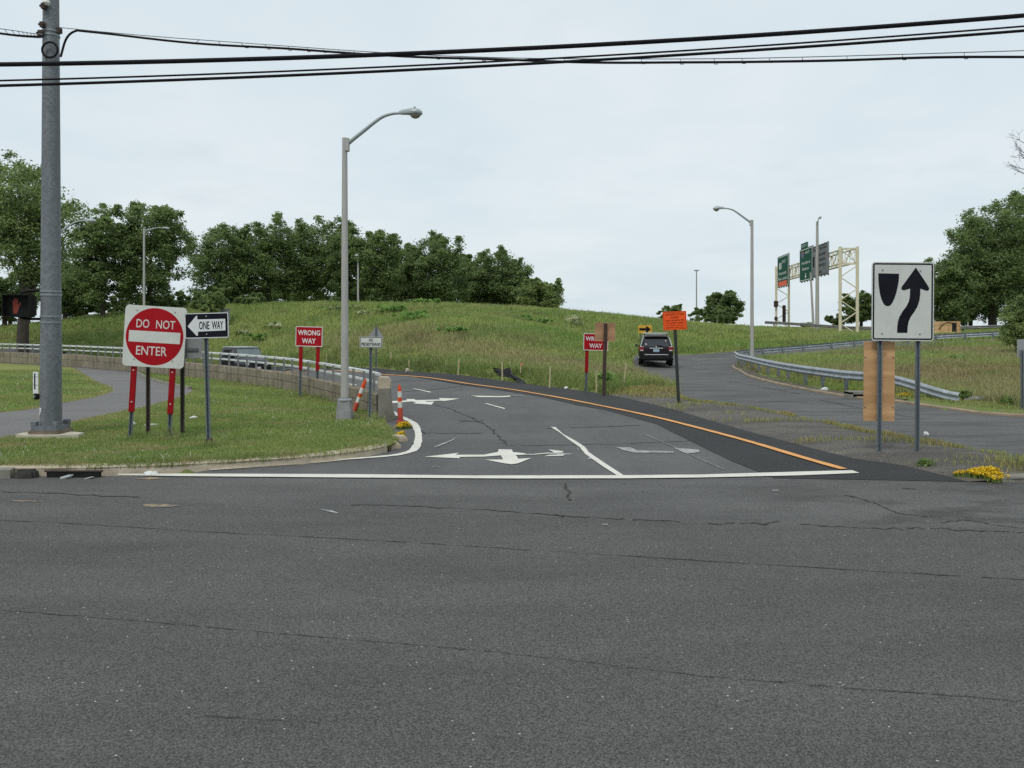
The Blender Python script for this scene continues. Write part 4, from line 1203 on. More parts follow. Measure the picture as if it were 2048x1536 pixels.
lettering(R, [('RESTRICTED LANE', 0, h*.87, w*.86, h*.085), ('BUSES AND', w*.1, h*.68, w*.55, h*.085), ('2 PERSON', w*.1, h*.51, w*.5, h*.085), ('CARPOOLS', w*.1, h*.34, w*.55, h*.085), ('ONLY', w*.02, h*.13, w*.28, h*.085)], M['black'], -.085)
decal(R, 'black_plate', [rrect(w*.13, h*.34, .05, -w*.43, h*.5)], -.08, M['black'])
# dark boxes strapped to the far gantry leg
X, Y = B.x-.98, B.y-.3; Z0 = t1(X, Y)
for (py, w_, h_, dx, lab) in ((608,.55,.85,0,'small dark round-cornered box strapped high on the far gantry leg'),(628,.42,2.4,1.1,'long dark banner-shaped panel hanging inside the far gantry leg'),(637,.4,.5,0,'small dark box low on the far gantry leg')):
    mb = MB(); mb.box((0,0,0),(w_,.3,h_)); mb.box((.1,.2,0),(.2,.2,h_*.5))
    o = mb.build('equipment_box', M['rust'], None, bevel=.06); o.location = (X+dx, Y, EYE+(HZ-py)*perm(Y)); tag(o, lab, 'equipment box')
def hit(px, py, y0=24, y1=100):
    ys = np.arange(y0, y1, .25); xs = (px-1024)/F*ys
    d = EYE+(HZ-py)/F*ys - T(xs, ys)
    k = np.nonzero(d < 0)[0]
    i = k[0] if len(k) else len(ys)-1
    return float(xs[i]), float(ys[i])
# ------------------------------------------------------------------ retaining wall, its pier, the railing
R = empty('retaining_wall', (-3.2, 20.4, 0), 'long curved low wall of stained concrete blocks between the lawn and the exit ramp', 'wall')
def rl(p, z): return (p[0]+3.2, p[1]-20.4, z)
WT = .73
mb = MB()
wq = dens(WALL, .7); wc = [0]
for a, b in zip(wq, wq[1:]): wc.append(wc[-1]+math.dist(a, b))
zw = lambda s: float(np.interp(s, [0,4,8,20,35], [-.13,-.07,-.04,.01,.06]))
mb.sweep([rl(p, zw(s_)) for p, s_ in zip(wq, wc)], [(-.10,-2.4),(-.10,WT-.02),(-.08,WT),(.18,WT),(.20,WT-.02),(.20,-2.4)], uv=True)
mb.build('wall_body', M['wall'], R)
mb = MB()
pr = [(.25,-.25),(.25,.14),(.20,.32),(.165,.6),(.155,.99),(.10,1.075),(-.12,1.085),(-.15,1.05),(-.15,-.25)]
mb.prism_xz(pr, -.28, .22)
pier = mb.build('end_pier', M['conc2'], R, bevel=.012); pier.location = (.12, -.12, -.05); pier.rotation_euler = (0,0,.12)
mb = MB(); mb.prism_xz([(.162,.80),(.158,.99),(.10,1.08),(-.12,1.09),(-.155,1.05),(-.155,.80)], -.284, .224)
cap = mb.build('pier_cap', M['kerb'], R, bevel=.015); cap.location = (.12, -.12, -.048); cap.rotation_euler = (0,0,.12)

R = empty('railing', (-3.2, 20.4, WT), 'two-bar aluminium railing bolted along the top of the low concrete wall', 'railing')
wd = dens(WALL, .3); off = .05
cum = [0]
for a, b in zip(wd, wd[1:]): cum.append(cum[-1]+math.dist(a, b))
def along(s):
    i = int(np.searchsorted(cum, s)); i = max(1, min(i, len(wd)-1))
    t = (s-cum[i-1])/(cum[i]-cum[i-1]+1e-9)
    a, b = np.array(wd[i-1]), np.array(wd[i]); d = (b-a)/np.linalg.norm(b-a)
    return a+(b-a)*t + np.array((d[1], -d[0]))*off, d
rp = [(*along(s)[0], zw(s)) for s in np.arange(.25, cum[-1]-1, .5)]
for nm, zz, hh, ww in (('top_rail', .47, .075, .085), ('lower_rail', .25, .06, .07)):
    mb = MB(); mb.sweep([(p[0]+3.2, p[1]-20.4, zz+p[2]) for p in rp], [(-ww/2,-hh/2),(-ww/2,hh*.3),(-ww*.2,hh/2),(ww*.2,hh/2),(ww/2,hh*.3),(ww/2,-hh/2)])
    mb.build(nm, M['rail'], R, smooth=True)
post0 = None
for i in range(74):
    s = .55+i*.9
    if s > cum[-1]-1.5: break
    p, d = along(s)
    if post0 is None:
        mb = MB()
        for sx in (-.026, .026): mb.box((sx,.055,.25), (.011,.05,.50))
        mb.box((0,.05,.25),(.045,.010,.50)); mb.box((0,.05,.012),(.12,.12,.024))
        mb.box((0,0.0,.55),(.03,.03,.05))
        post0 = mb.build('post', M['railpost'], R); o = post0
    else:
        o = post0.copy(); COL.objects.link(o)
    o.location = (p[0]+3.2, p[1]-20.4, zw(s)-.02); o.rotation_euler = (0,0,math.atan2(d[1], d[0]))
# ------------------------------------------------------------------ guardrails
def wbeam(name, label, pts, zf, spacing, rail_mat, post_mat, side, nrm=1, bury=None, rail_h=.62):
    P = dens(pts, .5)
    o0 = (P[0][0], P[0][1], t1(*P[0]))
    R = empty(name, o0, label, 'guardrail')
    c = [0]
    for a, b in zip(P, P[1:]): c.append(c[-1]+math.dist(a, b))
    zs = [zf(a, b, s) for (a, b), s in zip(P, c)]
    prof = [(.0,-.155),(.025,-.15),(.075,-.10),(.08,-.075),(.025,-.02),(.02,0),(.025,.02),(.08,.075),(.075,.10),(.025,.15),(.0,.155)]
    prof = prof + [(a-.012, z) for a, z in prof[::-1]]
    prof = [(nrm*a, z) for a, z in prof]
    mb = MB(); mb.sweep([(a-o0[0], b-o0[1], z-o0[2]) for (a, b), z in zip(P, zs)], prof)
    mb.build('beam', rail_mat, R, smooth=True)
    s = .6; p0 = None
    while s < c[-1]-.4:
        i = int(np.searchsorted(c, s)); i = min(max(i, 1), len(P)-1)
        a, b = P[i]; d = np.array(P[i])-np.array(P[i-1]); d /= np.linalg.norm(d)+1e-9
        g = t1(a, b)
        if zs[i]-g > .3:
            if p0 is None:
                mb = MB()
                for yy in (-.05, .05): mb.box((0,yy,-.40),(.1,.008,1.08))
                mb.box((0,0,-.40),(.008,.1,1.08)); mb.box((0,.11,.0),(.09,.13,.28))
                p0 = mb.build('post', post_mat, R); q = p0
            else:
                q = p0.copy(); COL.objects.link(q)
            n = np.array((d[1], -d[0]))*nrm*(-.16)
            q.location = (a+n[0]-o0[0], b+n[1]-o0[1], zs[i]-o0[2]-.02)
            q.rotation_euler = (0, 0, math.atan2(d[1], d[0]) + (PI if nrm > 0 else 0) + PI)
            m2 = MB(); e = np.array((d[1], -d[0]))*nrm*.03
            m2.box((0,0,0),(.05,.05,.05))
            bb = m2.build('bolt', M['purewhite'] if False else M['rail'], R); bb.location = (a+e[0]-o0[0], b+e[1]-o0[1], zs[i]-o0[2])
        s += spacing
    return R
GR = smooth([(12.8,24.0),(12.05,26.0),(11.45,27.2),(11.1,28.6),(11.1,33.6),(11.55,39.5),(12.05,44),(12.9,48.2),(13.7,51.2),(15.5,54),(18.2,55.9),(23.3,57.4),(27.7,57.9),(34,57.2),(45,54.6),(60,49.5)], 5)
def gz(a, b, s):
    return t1(a, b) + .16+.44*float(sstep(-.3, 3.2, s))
wbeam('guardrail', 'galvanised guardrail wrapping round the inner bend of the entrance ramp', GR, gz, 1.95, M['guard'], M['galv'], 1, nrm=-1)
x, y, z = at(1955, 806)
R = empty('guardrail_end', (x, y, z), 'bent buried tip of guardrail poking out of the weeds', 'guardrail')
mb = MB(); mb.sweep([(-.3,.15,-.05),(-.1,.05,.05),(.15,-.05,.05),(.35,-.12,-.08)], [(0,-.15),(.05,-.06),(.0,0),(.05,.06),(0,.15),(-.02,.14),(-.02,-.14)]); mb.build('beam', M['darkrail'], R, smooth=True)
mb = MB(); mb.box((.02,.1,-.1),(.08,.08,.3)); mb.build('post', M['galv'], R)
wbeam('guardrail', 'far weathered guardrail along the highway beyond the gantry', smooth([(28,93),(33.5,88),(40,83),(47,80),(62,76)],5), lambda a, b, s: t1(a, b)+.68, 3.8, M['darkrail'], M['rust'], 1, nrm=1)

# storm drains
x, y, z = at(1727, 797)
R = empty('storm_drain', (x, y+.25, z-.07), 'small concrete storm drain box in the kerb below the guardrail', 'drain')
mb = MB(); mb.box((-.36,0,.10),(.1,.5,.34)); mb.box((.36,0,.10),(.1,.5,.34)); mb.box((0,0,.235),(.82,.5,.09)); mb.box((0,-.2,.08),(.62,.08,.06)); mb.build('inlet_frame', M['conc2'], R, bevel=.012)
mb = MB(); mb.box((0,.15,.06),(.62,.1,.24)); mb.build('inlet_shade_block', M['rubber'], R)  # solid black block painting the shade inside the drain
y, z = 12.40, 0; x = (146-1024)/F*y
R = empty('storm_drain', (x, y, z), 'long dark kerb inlet with a rusty lip below the lawn', 'drain')
mb = MB(); mb.box((0,.03,.04),(.78,.06,.07)); mb.build('inlet_shade_block', M['rubber'], R)  # black strip standing in for the shaded hollow of the kerb inlet
mb = MB(); mb.box((0,.02,.09),(.86,.06,.025)); mb.build('inlet_lip', M['rust'], R, bevel=.008)
y, z = 12.32, 0; x = (47-1024)/F*y
mb = MB(); mb.box((0,0.03,.05),(.33,.18,.15),None,0,.85); o = mb.build('dark_block', pmat('dark_stone', (.075,.07,.062), (.035,.033,.03), 7, .9, spec=.15, bump=.4), None, bevel=.03); o.location = (x, y+.05, z); tag(o, 'dark broken block set in the kerb beside the pale pavement corner', 'block')

# ------------------------------------------------------------------ delineator posts
def delin(loc, label, lean, rz, H=.92):
    R = empty('delineator_post', loc, label, 'delineator', rz=rz, group='orange delineator posts')
    R.rotation_euler = (lean[0], lean[1], rz)
    mb = MB(); mb.lathe([(.10,0),(.10,.03),(.065,.06),(.06,.30),(.052,.33)],14); mb.build('rubber_base', M['delred'], R, smooth=True)
    mb = MB(); mb.lathe([(.048,.3),(.048,H-.16),(.045,H-.13),(.02,H-.02),(.016,H)],14); tb = mb.build('tube', M['delorange'], R, smooth=True)
    for a, b in ((.36,.50),(.60,.74)):
        mb = MB(); mb.lathe([(.0505,a),(.0505,b)],14); mb.build('reflective_band', M['swhite'], R, smooth=True)
x, y, z = at(801, 846)
delin((x, y, z), 'orange and white delineator post standing upright at the corner by the wall pier', (0,-.03), 0, .9)
x, y = -3.95, 20.9
delin((x-.02, y, .02), 'orange and white delineator post leaning against the wall behind the street lamp', (-.05,.34), 0, .98)

# ------------------------------------------------------------------ survey stakes and silt fence
STK = [(560,704,699),(595,709,698),(653.7,726,710),(678,722,710),(782.7,727,706),(812,721,712),(818,738,721),(865,722,712),(916,751,720),(961.5,733,720),(982,735,727),(996,737,726),(1004.7,762,726),(1019.4,741,726),(1041,753,729),(1099,777,737),(1193,785,742),(1247,778,729)]
where = ['behind the railing by the grey car','above the railing, left of the wrong way sign post','behind the railing between sign and lamp','beside the tall lamp, tilted','below the diamond sign on the slope','short one just past the diamond sign','beside the white stone','short one alone in the tan grass','tall one leaning at the new asphalt edge','short one up the slope before the black fabric','tiny one at the start of the black fabric','behind the middle of the black fabric','tallest one in front of the black fabric','at the fold of the black fabric','with a pink ribbon at the fabric end','alone between the fabric and the wrong way sign','with a pale tag, beside the rusty post','pale one at the edge of the gravel, past the rusty post']
where[1] = 'above the railing, close to the wrong way sign post'
stake0 = None
for (px, pb, pt), wtxt in zip(STK, where):
    x, y = hit(px, pb, 24) if pb > 700 else hit(px, pb, 44)
    z = t1(x, y)
    hgt = (pb-pt)*perm(y)+.05
    lab = 'thin wooden survey stake, ' + wtxt
    lean = random.uniform(-.05,.05) if px not in (916,1247,678) else (.09 if px != 678 else -.15)
    if stake0 is None:
        R = empty('survey_stake', (x,y,z), lab, 'stake', group='survey stakes along the ramp edge')
        mb = MB(); mb.box((0,0,.45),(.052,.03,1.1),None,0,.9); mb.build('stake_shaft', M['stake'], R); stake0 = R
    else:
        R = copy_tree(stake0); R.location = (x,y,z); R['label'] = lab
    R.scale = (1,1,max(hgt, .3)); R.rotation_euler = (random.uniform(-.04,.04), lean, random.uniform(-.5,.5))
    if px in (1041, 1193):
        mb = MB(); mb.add([(-.03,-.03,.8),(.05,-.03,.82),(.10,-.04,1.0),(.02,-.035,1.04),(-.02,-.03,.93)],[(0,1,2,3,4)]); mb.build('ribbon', M['pink'] if px == 1041 else M['stake'], R)
# collapsed black fabric
base = [hit(px, py) for px, py in ((984,745),(992,750),(1003,755),(1016,757),(1026,761),(1036,765),(1046,768))]
tops = [738,737,739,736,748,755,765]
mb = MB(); vs = []
fx, fy = base[0]; fz = t1(fx, fy)
for i, ((a, b), tp, (px, py)) in enumerate(zip(base, tops, ((984,745),(992,750),(1003,755),(1016,757),(1026,761),(1036,765),(1046,768)))):
    g = t1(a, b); hh = max(.05, (py-tp)*perm(b))
    for k, fr in enumerate((0,.35,.7,1)):
        vs.append((a-fx+.12*math.sin(i*1.9+k), b-fy+.14*fr+.08*math.cos(i*2.3+k*1.3), g-fz+hh*fr))
fs = [(i*4+k, (i+1)*4+k, (i+1)*4+k+1, i*4+k+1) for i in range(6) for k in range(3)]
mb.add(vs, fs); o = mb.build('silt_fence', M['fabric'], None, smooth=False); o.location = (fx, fy, fz)
md = o.modifiers.new('thickness', 'SOLIDIFY'); md.thickness = .012
FENCE = base
tag(o, 'collapsed sheet of black silt fabric sagging in the grass beside the ramp', 'silt fence')
# small loose things
def lump(name, px, py, r, mat, label, cat_, zoff=0, sq=.5):
    x, y = px2(px, py, zoff) if py > 790 else hit(px, py)
    bm = bmesh.new(); bmesh.ops.create_icosphere(bm, subdivisions=2, radius=1)
    for v in bm.verts:
        k = 1+.35*(vnoise(np.array([v.co.x*2+px]), np.array([v.co.y*2+v.co.z*3]), 1.0, 4)[0]-.5)*2
        v.co = Vector((v.co.x*r*k, v.co.y*r*.7*k, v.co.z*r*sq*k))
    me = bpy.data.meshes.new(name); bm.to_mesh(me); bm.free(); me.materials.append(mat)
    o = link(bpy.data.objects.new(name, me)); o.location = (x, y, t1(x, y)+zoff+r*sq*.5); o.rotation_euler = (0,0,px)
    return tag(o, label, cat_)
lump('stone', 815, 745, .17, M['stone'], 'pale round stone at the edge of the new asphalt strip', 'stone', sq=.8)
lump('paper_litter', 385, 838, .13, M['litter'], 'crumpled white paper in the lawn past the one way sign post', 'litter', LZ, .35)
lump('paper_litter', 305, 851, .14, M['litter'], 'flat white paper scrap between the posts of the do not enter sign', 'litter', LZ, .2)
lump('paper_litter', 266, 850, .09, M['litter'], 'small white scrap beside the outer red post', 'litter', LZ, .5)
lump('paper_litter', 300, 948.5, .13, M['litter'], 'white scrap lying in the gutter under the kerb', 'litter', 0, .22)
lump('paper_litter', 455, 765, .16, M['litter'], 'white scrap far up the lawn below the wall', 'litter', LZ, .2)
lump('paper_litter', 1852, 871, .07, M['litter'], 'white scrap on the grassy edge of the gravel island', 'litter', .04, .8)
lump('paper_litter', 1649, 784, .12, M['litter'], 'white scrap beside the kerb under the guardrail', 'litter', .05, .6)
lump('paper_litter', 1132, 778, .10, M['litter'], 'white speck of litter on the new asphalt edge below the wrong way sign', 'litter', 0, .6)
for px, lab, a in ((138,'clear plastic bottle lying in the kerb inlet',.5),(182,'white plastic wrapper beside the bottle in the kerb inlet',-.2)):
    y = 12.33; x = (px-1024)/F*y
    mb = MB(); mb.tube([(-.13,0,.04),(.02,0,.04),(.05,0,.04),(.08,0,.04),(.10,0,.04)],[.034,.034,.028,.014,.014],10)
    o = mb.build('plastic_bottle' if px == 138 else 'plastic_wrapper', M['dullwhite'], None, smooth=True); o.location = (x, y-.02, .0); o.rotation_euler = (0,-.25,a); o.scale = (.75,.75,.75) if px == 138 else (.6,1.1,.35); tag(o, lab, 'bottle')
# grey cabinet on the hill foot, tan plywood box
X, Y = hit(443, 650); z = t1(X, Y)
R = empty('utility_cabinet', (X, Y, z), 'grey utility cabinet on the grass slope just above the one way sign', 'cabinet')
hh = EYE+(HZ-619)*perm(Y)-z
mb = MB(); mb.box((0,0,hh/2),(1.08*Y/62,.7,hh)); mb.build('cabinet_body', M['alu'], R, bevel=.03)
mb = MB(); mb.box((0,0,hh+.02),(1.18*Y/62,.82,.1)); mb.build('lid', M['lampbase'], R, bevel=.02)
mb = MB(); mb.box((0,-.36,hh/2),(.95,.03,hh*.85)); d_ = mb.build('door', M['alu'], R, bevel=.01)
mb = MB(); mb.box((.36,-.39,hh/2),(.04,.05,.18)); mb.build('handle', M['lampbase'], d_)
X, Y = (1889-1024)/F*74, 74; z = t1(X, Y)
R = empty('plywood_box', (X, Y, z), 'long low tan plywood box with vertical battens by the far guardrail', 'crate', rz=.05)
hz = EYE+(HZ-643)*perm(Y)-z
mb = MB(); mb.box((0,0,hz/2),(2.3,.9,hz)); mb.build('box_body', M['tan'], R, bevel=.01)
for a in (-.62,.12,.85,1.1):
    mb = MB(); mb.box((a,-.475,hz/2),(.09,.05,hz*1.02)); mb.build('batten', M['ply'], R)
mb = MB(); mb.box((.62,-.46,hz*.62),(.42,.03,hz*.6)); mb.build('torn_cover', M['fabric'], R)
mb = MB(); mb.tube([(-.8,-.5,hz*.5),(-.4,-.52,hz*.85),(.0,-.5,hz*.95),(.4,-.5,hz*.9)],.03,6); mb.build('loose_strap', M['rubber'], R)

# ------------------------------------------------------------------ vehicles
def car_shell(secs):
    mb = MB(); vs, fs = [], []
    rings = []
    for (y, hw, zb, belt, hwt, zt, sh) in secs:
        half = [(0,zb),(hw*.86,zb),(hw*.965,zb+.09),(hw,zb+.28),(hw*.995,belt-.12),(hw*.965,belt),(hwt*1.0,zt-.10),(hwt*.93,zt-.03),(hwt*.72,zt+.005),(0,zt+.025)]
        ring = [(a, y+sh*max(0, z-belt)+(.06*((z-.75)/.5)**2 if sh>.2 and z<belt else 0), z) for a, z in half] + [(-a, y+sh*max(0, z-belt)+(.06*((z-.75)/.5)**2 if sh>.2 and z<belt else 0), z) for a, z in half[-2:0:-1]]
        rings.append(ring); vs += ring
    n = len(rings[0])
    for i in range(len(secs)-1):
        for k in range(n):
            k2 = (k+1)%n; fs.append((i*n+k,i*n+k2,(i+1)*n+k2,(i+1)*n+k))
    for base in (0, (len(secs)-1)*n):
        # close the end with strips across the car
        for k in range(n//2-1):
            a, b, c, d = k, k+1, n-k-1, (n-k)%n
            fs.append((base+a, base+b, base+c, base+d) if d != a else (base+a, base+b, base+c))
        fs.append((base+n//2-1, base+n//2, base+n//2+1))
    mb.add(vs, fs)
    return mb
def glassquad(mb, pts, t=.012):
    p = [Vector(q) for q in pts]; nn = (p[1]-p[0]).cross(p[2]-p[0]).normalized()
    mb.add([tuple(q) for q in p]+[tuple(q-nn*t) for q in p], [(0,1,2,3),(7,6,5,4),(0,4,5,1),(1,5,6,2),(2,6,7,3),(3,7,4,0)])
def wheel(parent, x, y, r, w, side):
    mb = MB()
    prof = [(r*.62,-w/2),(r*.93,-w/2),(r,-w/2+.04),(r,w/2-.04),(r*.93,w/2),(r*.62,w/2)]
    vs, fs = [], []; n = 24
    for rr, zz in prof:
        for k in range(n): vs.append((x+zz, y+rr*math.cos(2*PI*k/n), r+rr*math.sin(2*PI*k/n)))
    for i in range(len(prof)-1):
        for k in range(n): k2=(k+1)%n; fs.append((i*n+k,i*n+k2,(i+1)*n+k2,(i+1)*n+k))
    fs.append(tuple(range(n))[::-1]); fs.append(tuple((len(prof)-1)*n+k for k in range(n)))
    mb.add(vs, fs); ty = mb.build('wheel', M['rubber'], parent, smooth=True)
    mb = MB(); mb.tube([(x+side*(w/2-.03),y,r),(x+side*(w/2+.006),y,r)], [r*.6,r*.56], 20)
    for k in range(5):
        a = 2*PI*k/5; mb.bar((x+side*(w/2+.012),y,r),(x+side*(w/2+.012),y+r*.52*math.cos(a),r+r*.52*math.sin(a)),.06,.02)
    mb.build('rim', M['rim'], ty)
X, Y = 8.35, 49.2; z = t1(X, Y)+.01
R = empty('dark_suv', (X, Y, z), 'dark burgundy sport utility car driving away up the entrance ramp, seen from behind', 'car', rz=-.13)
secs = [(-2.40,.93,.42,1.08,.70,1.68,.42),(-2.25,.945,.36,1.08,.715,1.735,.36),(-1.6,.955,.33,1.07,.725,1.76,.0),(-.3,.955,.33,1.06,.735,1.765,0),(.55,.955,.33,1.05,.72,1.72,0),(1.38,.95,.33,1.04,.80,1.13,0),(2.1,.93,.36,.94,.76,1.02,0),(2.36,.84,.42,.80,.66,.88,0)]
car_shell(secs).build('body', M['carblack'], R, smooth=True)
mb = MB()
def ry(zz): return -2.40+.42*(zz-1.08)-.012
glassquad(mb, [(-.73,ry(1.12),1.12),(.73,ry(1.12),1.12),(.60,ry(1.56),1.56),(-.60,ry(1.56),1.56)])
rw = mb.build('rear_window', M['autoglass'], R)
mb = MB(); mb.box((-.56,ry(1.24)-.006,1.24),(.09,.004,.10)); mb.build('sticker', M['litter'], rw)
mb = MB(); mb.box((.53,ry(1.42)-.006,1.43),(.05,.004,.10)); mb.build('sticker', M['litter'], rw)
mb = MB(); mb.bar((.36,ry(1.15)-.03,1.15),(-.02,ry(1.19)-.03,1.19),.025); mb.build('wiper', M['plastic'], rw)
mb = MB(); mb.box((0,-2.2,1.665),(1.25,.30,.05)); mb.build('spoiler', M['carblack'], R, bevel=.02)
for sx in (-1, 1):
    mb = MB()
    glassquad(mb, [(sx*.93,-1.95,1.14),(sx*.93,-.75,1.12),(sx*.765,-.75,1.56),(sx*.765,-1.75,1.56)][::sx]); glassquad(mb, [(sx*.93,-.65,1.12),(sx*.93,.35,1.11),(sx*.775,.3,1.56),(sx*.765,-.65,1.56)][::sx]); glassquad(mb, [(sx*.93,.42,1.11),(sx*.93,1.05,1.10),(sx*.80,.62,1.46),(sx*.775,.42,1.56)][::sx])
    mb.build('side_window', M['autoglass'], R)
    mb = MB(); mb.box((sx*.80,-2.385,.99),(.24,.10,.24)); mb.box((sx*.885,-2.25,1.02),(.12,.25,.18)); tl = mb.build('tail_light', M['taillight'], R, bevel=.025)
    mb = MB(); mb.box((sx*.80,-2.432,.905),(.17,.02,.06)); mb.build('reverse_lens', M['clearlens'], tl)
    mb = MB(); mb.box((sx*.80,-2.41,1.115),(.20,.06,.03)); mb.build('upper_lens', M['clearlens'], tl)
    mb = MB(); mb.box((sx*1.03,.95,1.12),(.16,.12,.15)); mb.box((sx*.95,.97,1.08),(.1,.06,.05)); mb.build('side_mirror', M['cargrey'], R, bevel=.03)
    mb = MB(); mb.bar((sx*.60,-1.75,1.80),(sx*.62,.35,1.79),.05); rr = mb.build('roof_rail', M['chrome'], R)
    for yy in (-1.7,.3): 
        m2 = MB(); m2.box((sx*.61,yy,1.775),(.06,.12,.07)); m2.build('rail_foot', M['plastic'], rr)
    for yy in (-1.45, 1.45): wheel(R, sx*.83, yy, .37, .24, sx)
    mb = MB(); mb.bar((sx*.705,-2.22,1.62),(sx*.86,-2.40,1.12),.035,.05); mb.build('pillar_trim', M['chrome'], R)
for yy in (-1.55, -.2):
    mb = MB(); mb.box((0,yy,1.865),(1.42,.10,.045)); mb.build('rack_crossbar', M['roofwhite_sheen'], R, bevel=.015)
mb = MB(); mb.box((0,-1.0,1.796),(1.02,1.8,.014)); mb.build('roof_panel', M['roofwhite_sheen'], R, bevel=.005)  # pale sheet painting the sky's reflection onto the dark roof
mb = MB(); mb.box((0,-2.425,1.03),(.74,.05,.055)); mb.build('chrome_strip', M['chrome'], R, bevel=.012)
mb = MB(); mb.box((0,-2.428,.90),(.33,.02,.16)); mb.build('number_plate', M['plate'], R, bevel=.004)
mb = MB(); mb.tube([(0,-2.425,1.12),(0,-2.44,1.12)],.045,14); mb.build('badge', M['chrome'], R)
mb = MB(); mb.box((0,-2.40,.55),(1.78,.18,.30)); mb.box((0,-2.42,.38),(1.5,.14,.1)); mb.build('bumper', M['plastic'], R, bevel=.04)
mb = MB(); mb.box((0,-2.498,.675),(1.30,.02,.05)); mb.build('bumper_trim', M['chrome'], R, bevel=.006)
mb = MB(); mb.tube([(.5,-2.35,.30),(.5,-2.47,.29)],.04,10); mb.build('exhaust', M['chrome'], R)

X, Y = -16.2, 51; z = t1(X, Y)
ztop = EYE+(HZ-694)*perm(51)
R = empty('grey_jeep', (X, Y, ztop-1.80), 'boxy grey off-road car coming down the exit ramp behind the railing', 'car', rz=math.atan2(-.60,-.80))
secs = [(-2.05,.85,.45,1.10,.76,1.70,.06),(-1.9,.86,.42,1.10,.77,1.74,.04),(.25,.86,.42,1.10,.77,1.76,0),(.42,.86,.42,1.10,.76,1.74,0),(.86,.86,.42,1.09,.80,1.18,0),(1.85,.80,.45,1.02,.70,1.09,0),(2.0,.76,.5,.92,.64,.99,0)]
car_shell(secs).build('body', M['cargrey'], R, smooth=True)
mb = MB(); mb.box((0,-.85,1.785),(1.44,2.35,.05)); mb.build('roof_panel', M['roofwhite_sheen'], R, bevel=.02)
mb = MB(); glassquad(mb, [(-.70,.875,1.20),(-.66,.50,1.68),(.66,.50,1.68),(.70,.875,1.20)][::-1]); mb.build('windscreen', M['screen'], R)
for sx in (-1, 1):
    mb = MB()
    glassquad(mb, [(sx*.85,-1.85,1.15),(sx*.85,-1.0,1.15),(sx*.79,-1.0,1.64),(sx*.79,-1.85,1.64)][::sx]); glassquad(mb, [(sx*.85,-.9,1.15),(sx*.85,.55,1.15),(sx*.79,.3,1.64),(sx*.79,-.9,1.64)][::sx]); mb.build('side_window', M['autoglass'], R)
    mb = MB(); mb.box((sx*.875,-.75,.75),(.03,2.4,.5)); mb.build('side_cladding', M['plastic'], R, bevel=.01)
    mb = MB(); mb.tube([(sx*.58,1.96,.86),(sx*.58,2.03,.86)],.11,16); mb.build('headlight', M['clearlens'], R)
    mb = MB(); mb.box((sx*.98,.62,1.22),(.2,.1,.17)); mb.build('side_mirror', M['plastic'], R, bevel=.03)
    mb = MB(); mb.box((sx*.86,1.45,.72),(.2,.9,.08)); mb.build('fender', M['plastic'], R, bevel=.03)
    for yy in (-1.25, 1.4): wheel(R, sx*.78, yy, .38, .24, sx)
mb = MB(); mb.box((0,2.02,.86),(.62,.03,.22)); gr = mb.build('grille', M['plastic'], R)
mb = MB()
for k in range(7): mb.box((-.24+.08*k,2.04,.86),(.035,.02,.2))
mb.build('grille_bar', M['cargrey'], gr)
mb = MB(); mb.box((0,2.12,.58),(1.6,.2,.2)); mb.build('bumper', M['plastic'], R, bevel=.03)
mb = MB(); mb.box((0,2.23,.60),(.32,.02,.16)); mb.build('number_plate', M['clearlens'], R)
# ------------------------------------------------------------------ vegetation
def leaf_cloud(centres, sig, n_per, size, cl_cols, jit=.25, flat=.75):
    """rhombic leaves scattered round clump centres -> V, F, colours"""
    k = len(centres); N = k*n_per
    c = np.repeat(np.asarray(centres), n_per, 0)
    sg = np.repeat(np.asarray(sig).reshape(-1, 1), n_per, 0)
    d = RNG.normal(size=(N, 3)); d *= (np.abs(RNG.normal(size=(N,1)))**.5)/np.linalg.norm(d, axis=1, keepdims=True)
    c = c + d*sg*np.array((1.15, 1.15, flat))
    nn = RNG.normal(size=(N, 3)); nn /= np.linalg.norm(nn, axis=1, keepdims=True); nn[:, 2] = np.abs(nn[:, 2])+.35
    a = np.cross(nn, RNG.normal(size=(N, 3))); a /= np.linalg.norm(a, axis=1, keepdims=True)
    b = np.cross(nn, a); b /= np.linalg.norm(b, axis=1, keepdims=True)
    s = size*RNG.uniform(.6, 1.3, (N, 1))
    V = np.stack([c-a*s, c+b*s*.55, c+a*s, c-b*s*.55], 1).reshape(-1, 3)
    Fq = np.arange(4*N).reshape(N, 4)
    col = np.repeat(np.asarray(cl_cols), n_per, 0)*RNG.uniform(1-jit, 1+jit, (N, 1))
    return V, Fq, np.repeat(col, 4, 0)

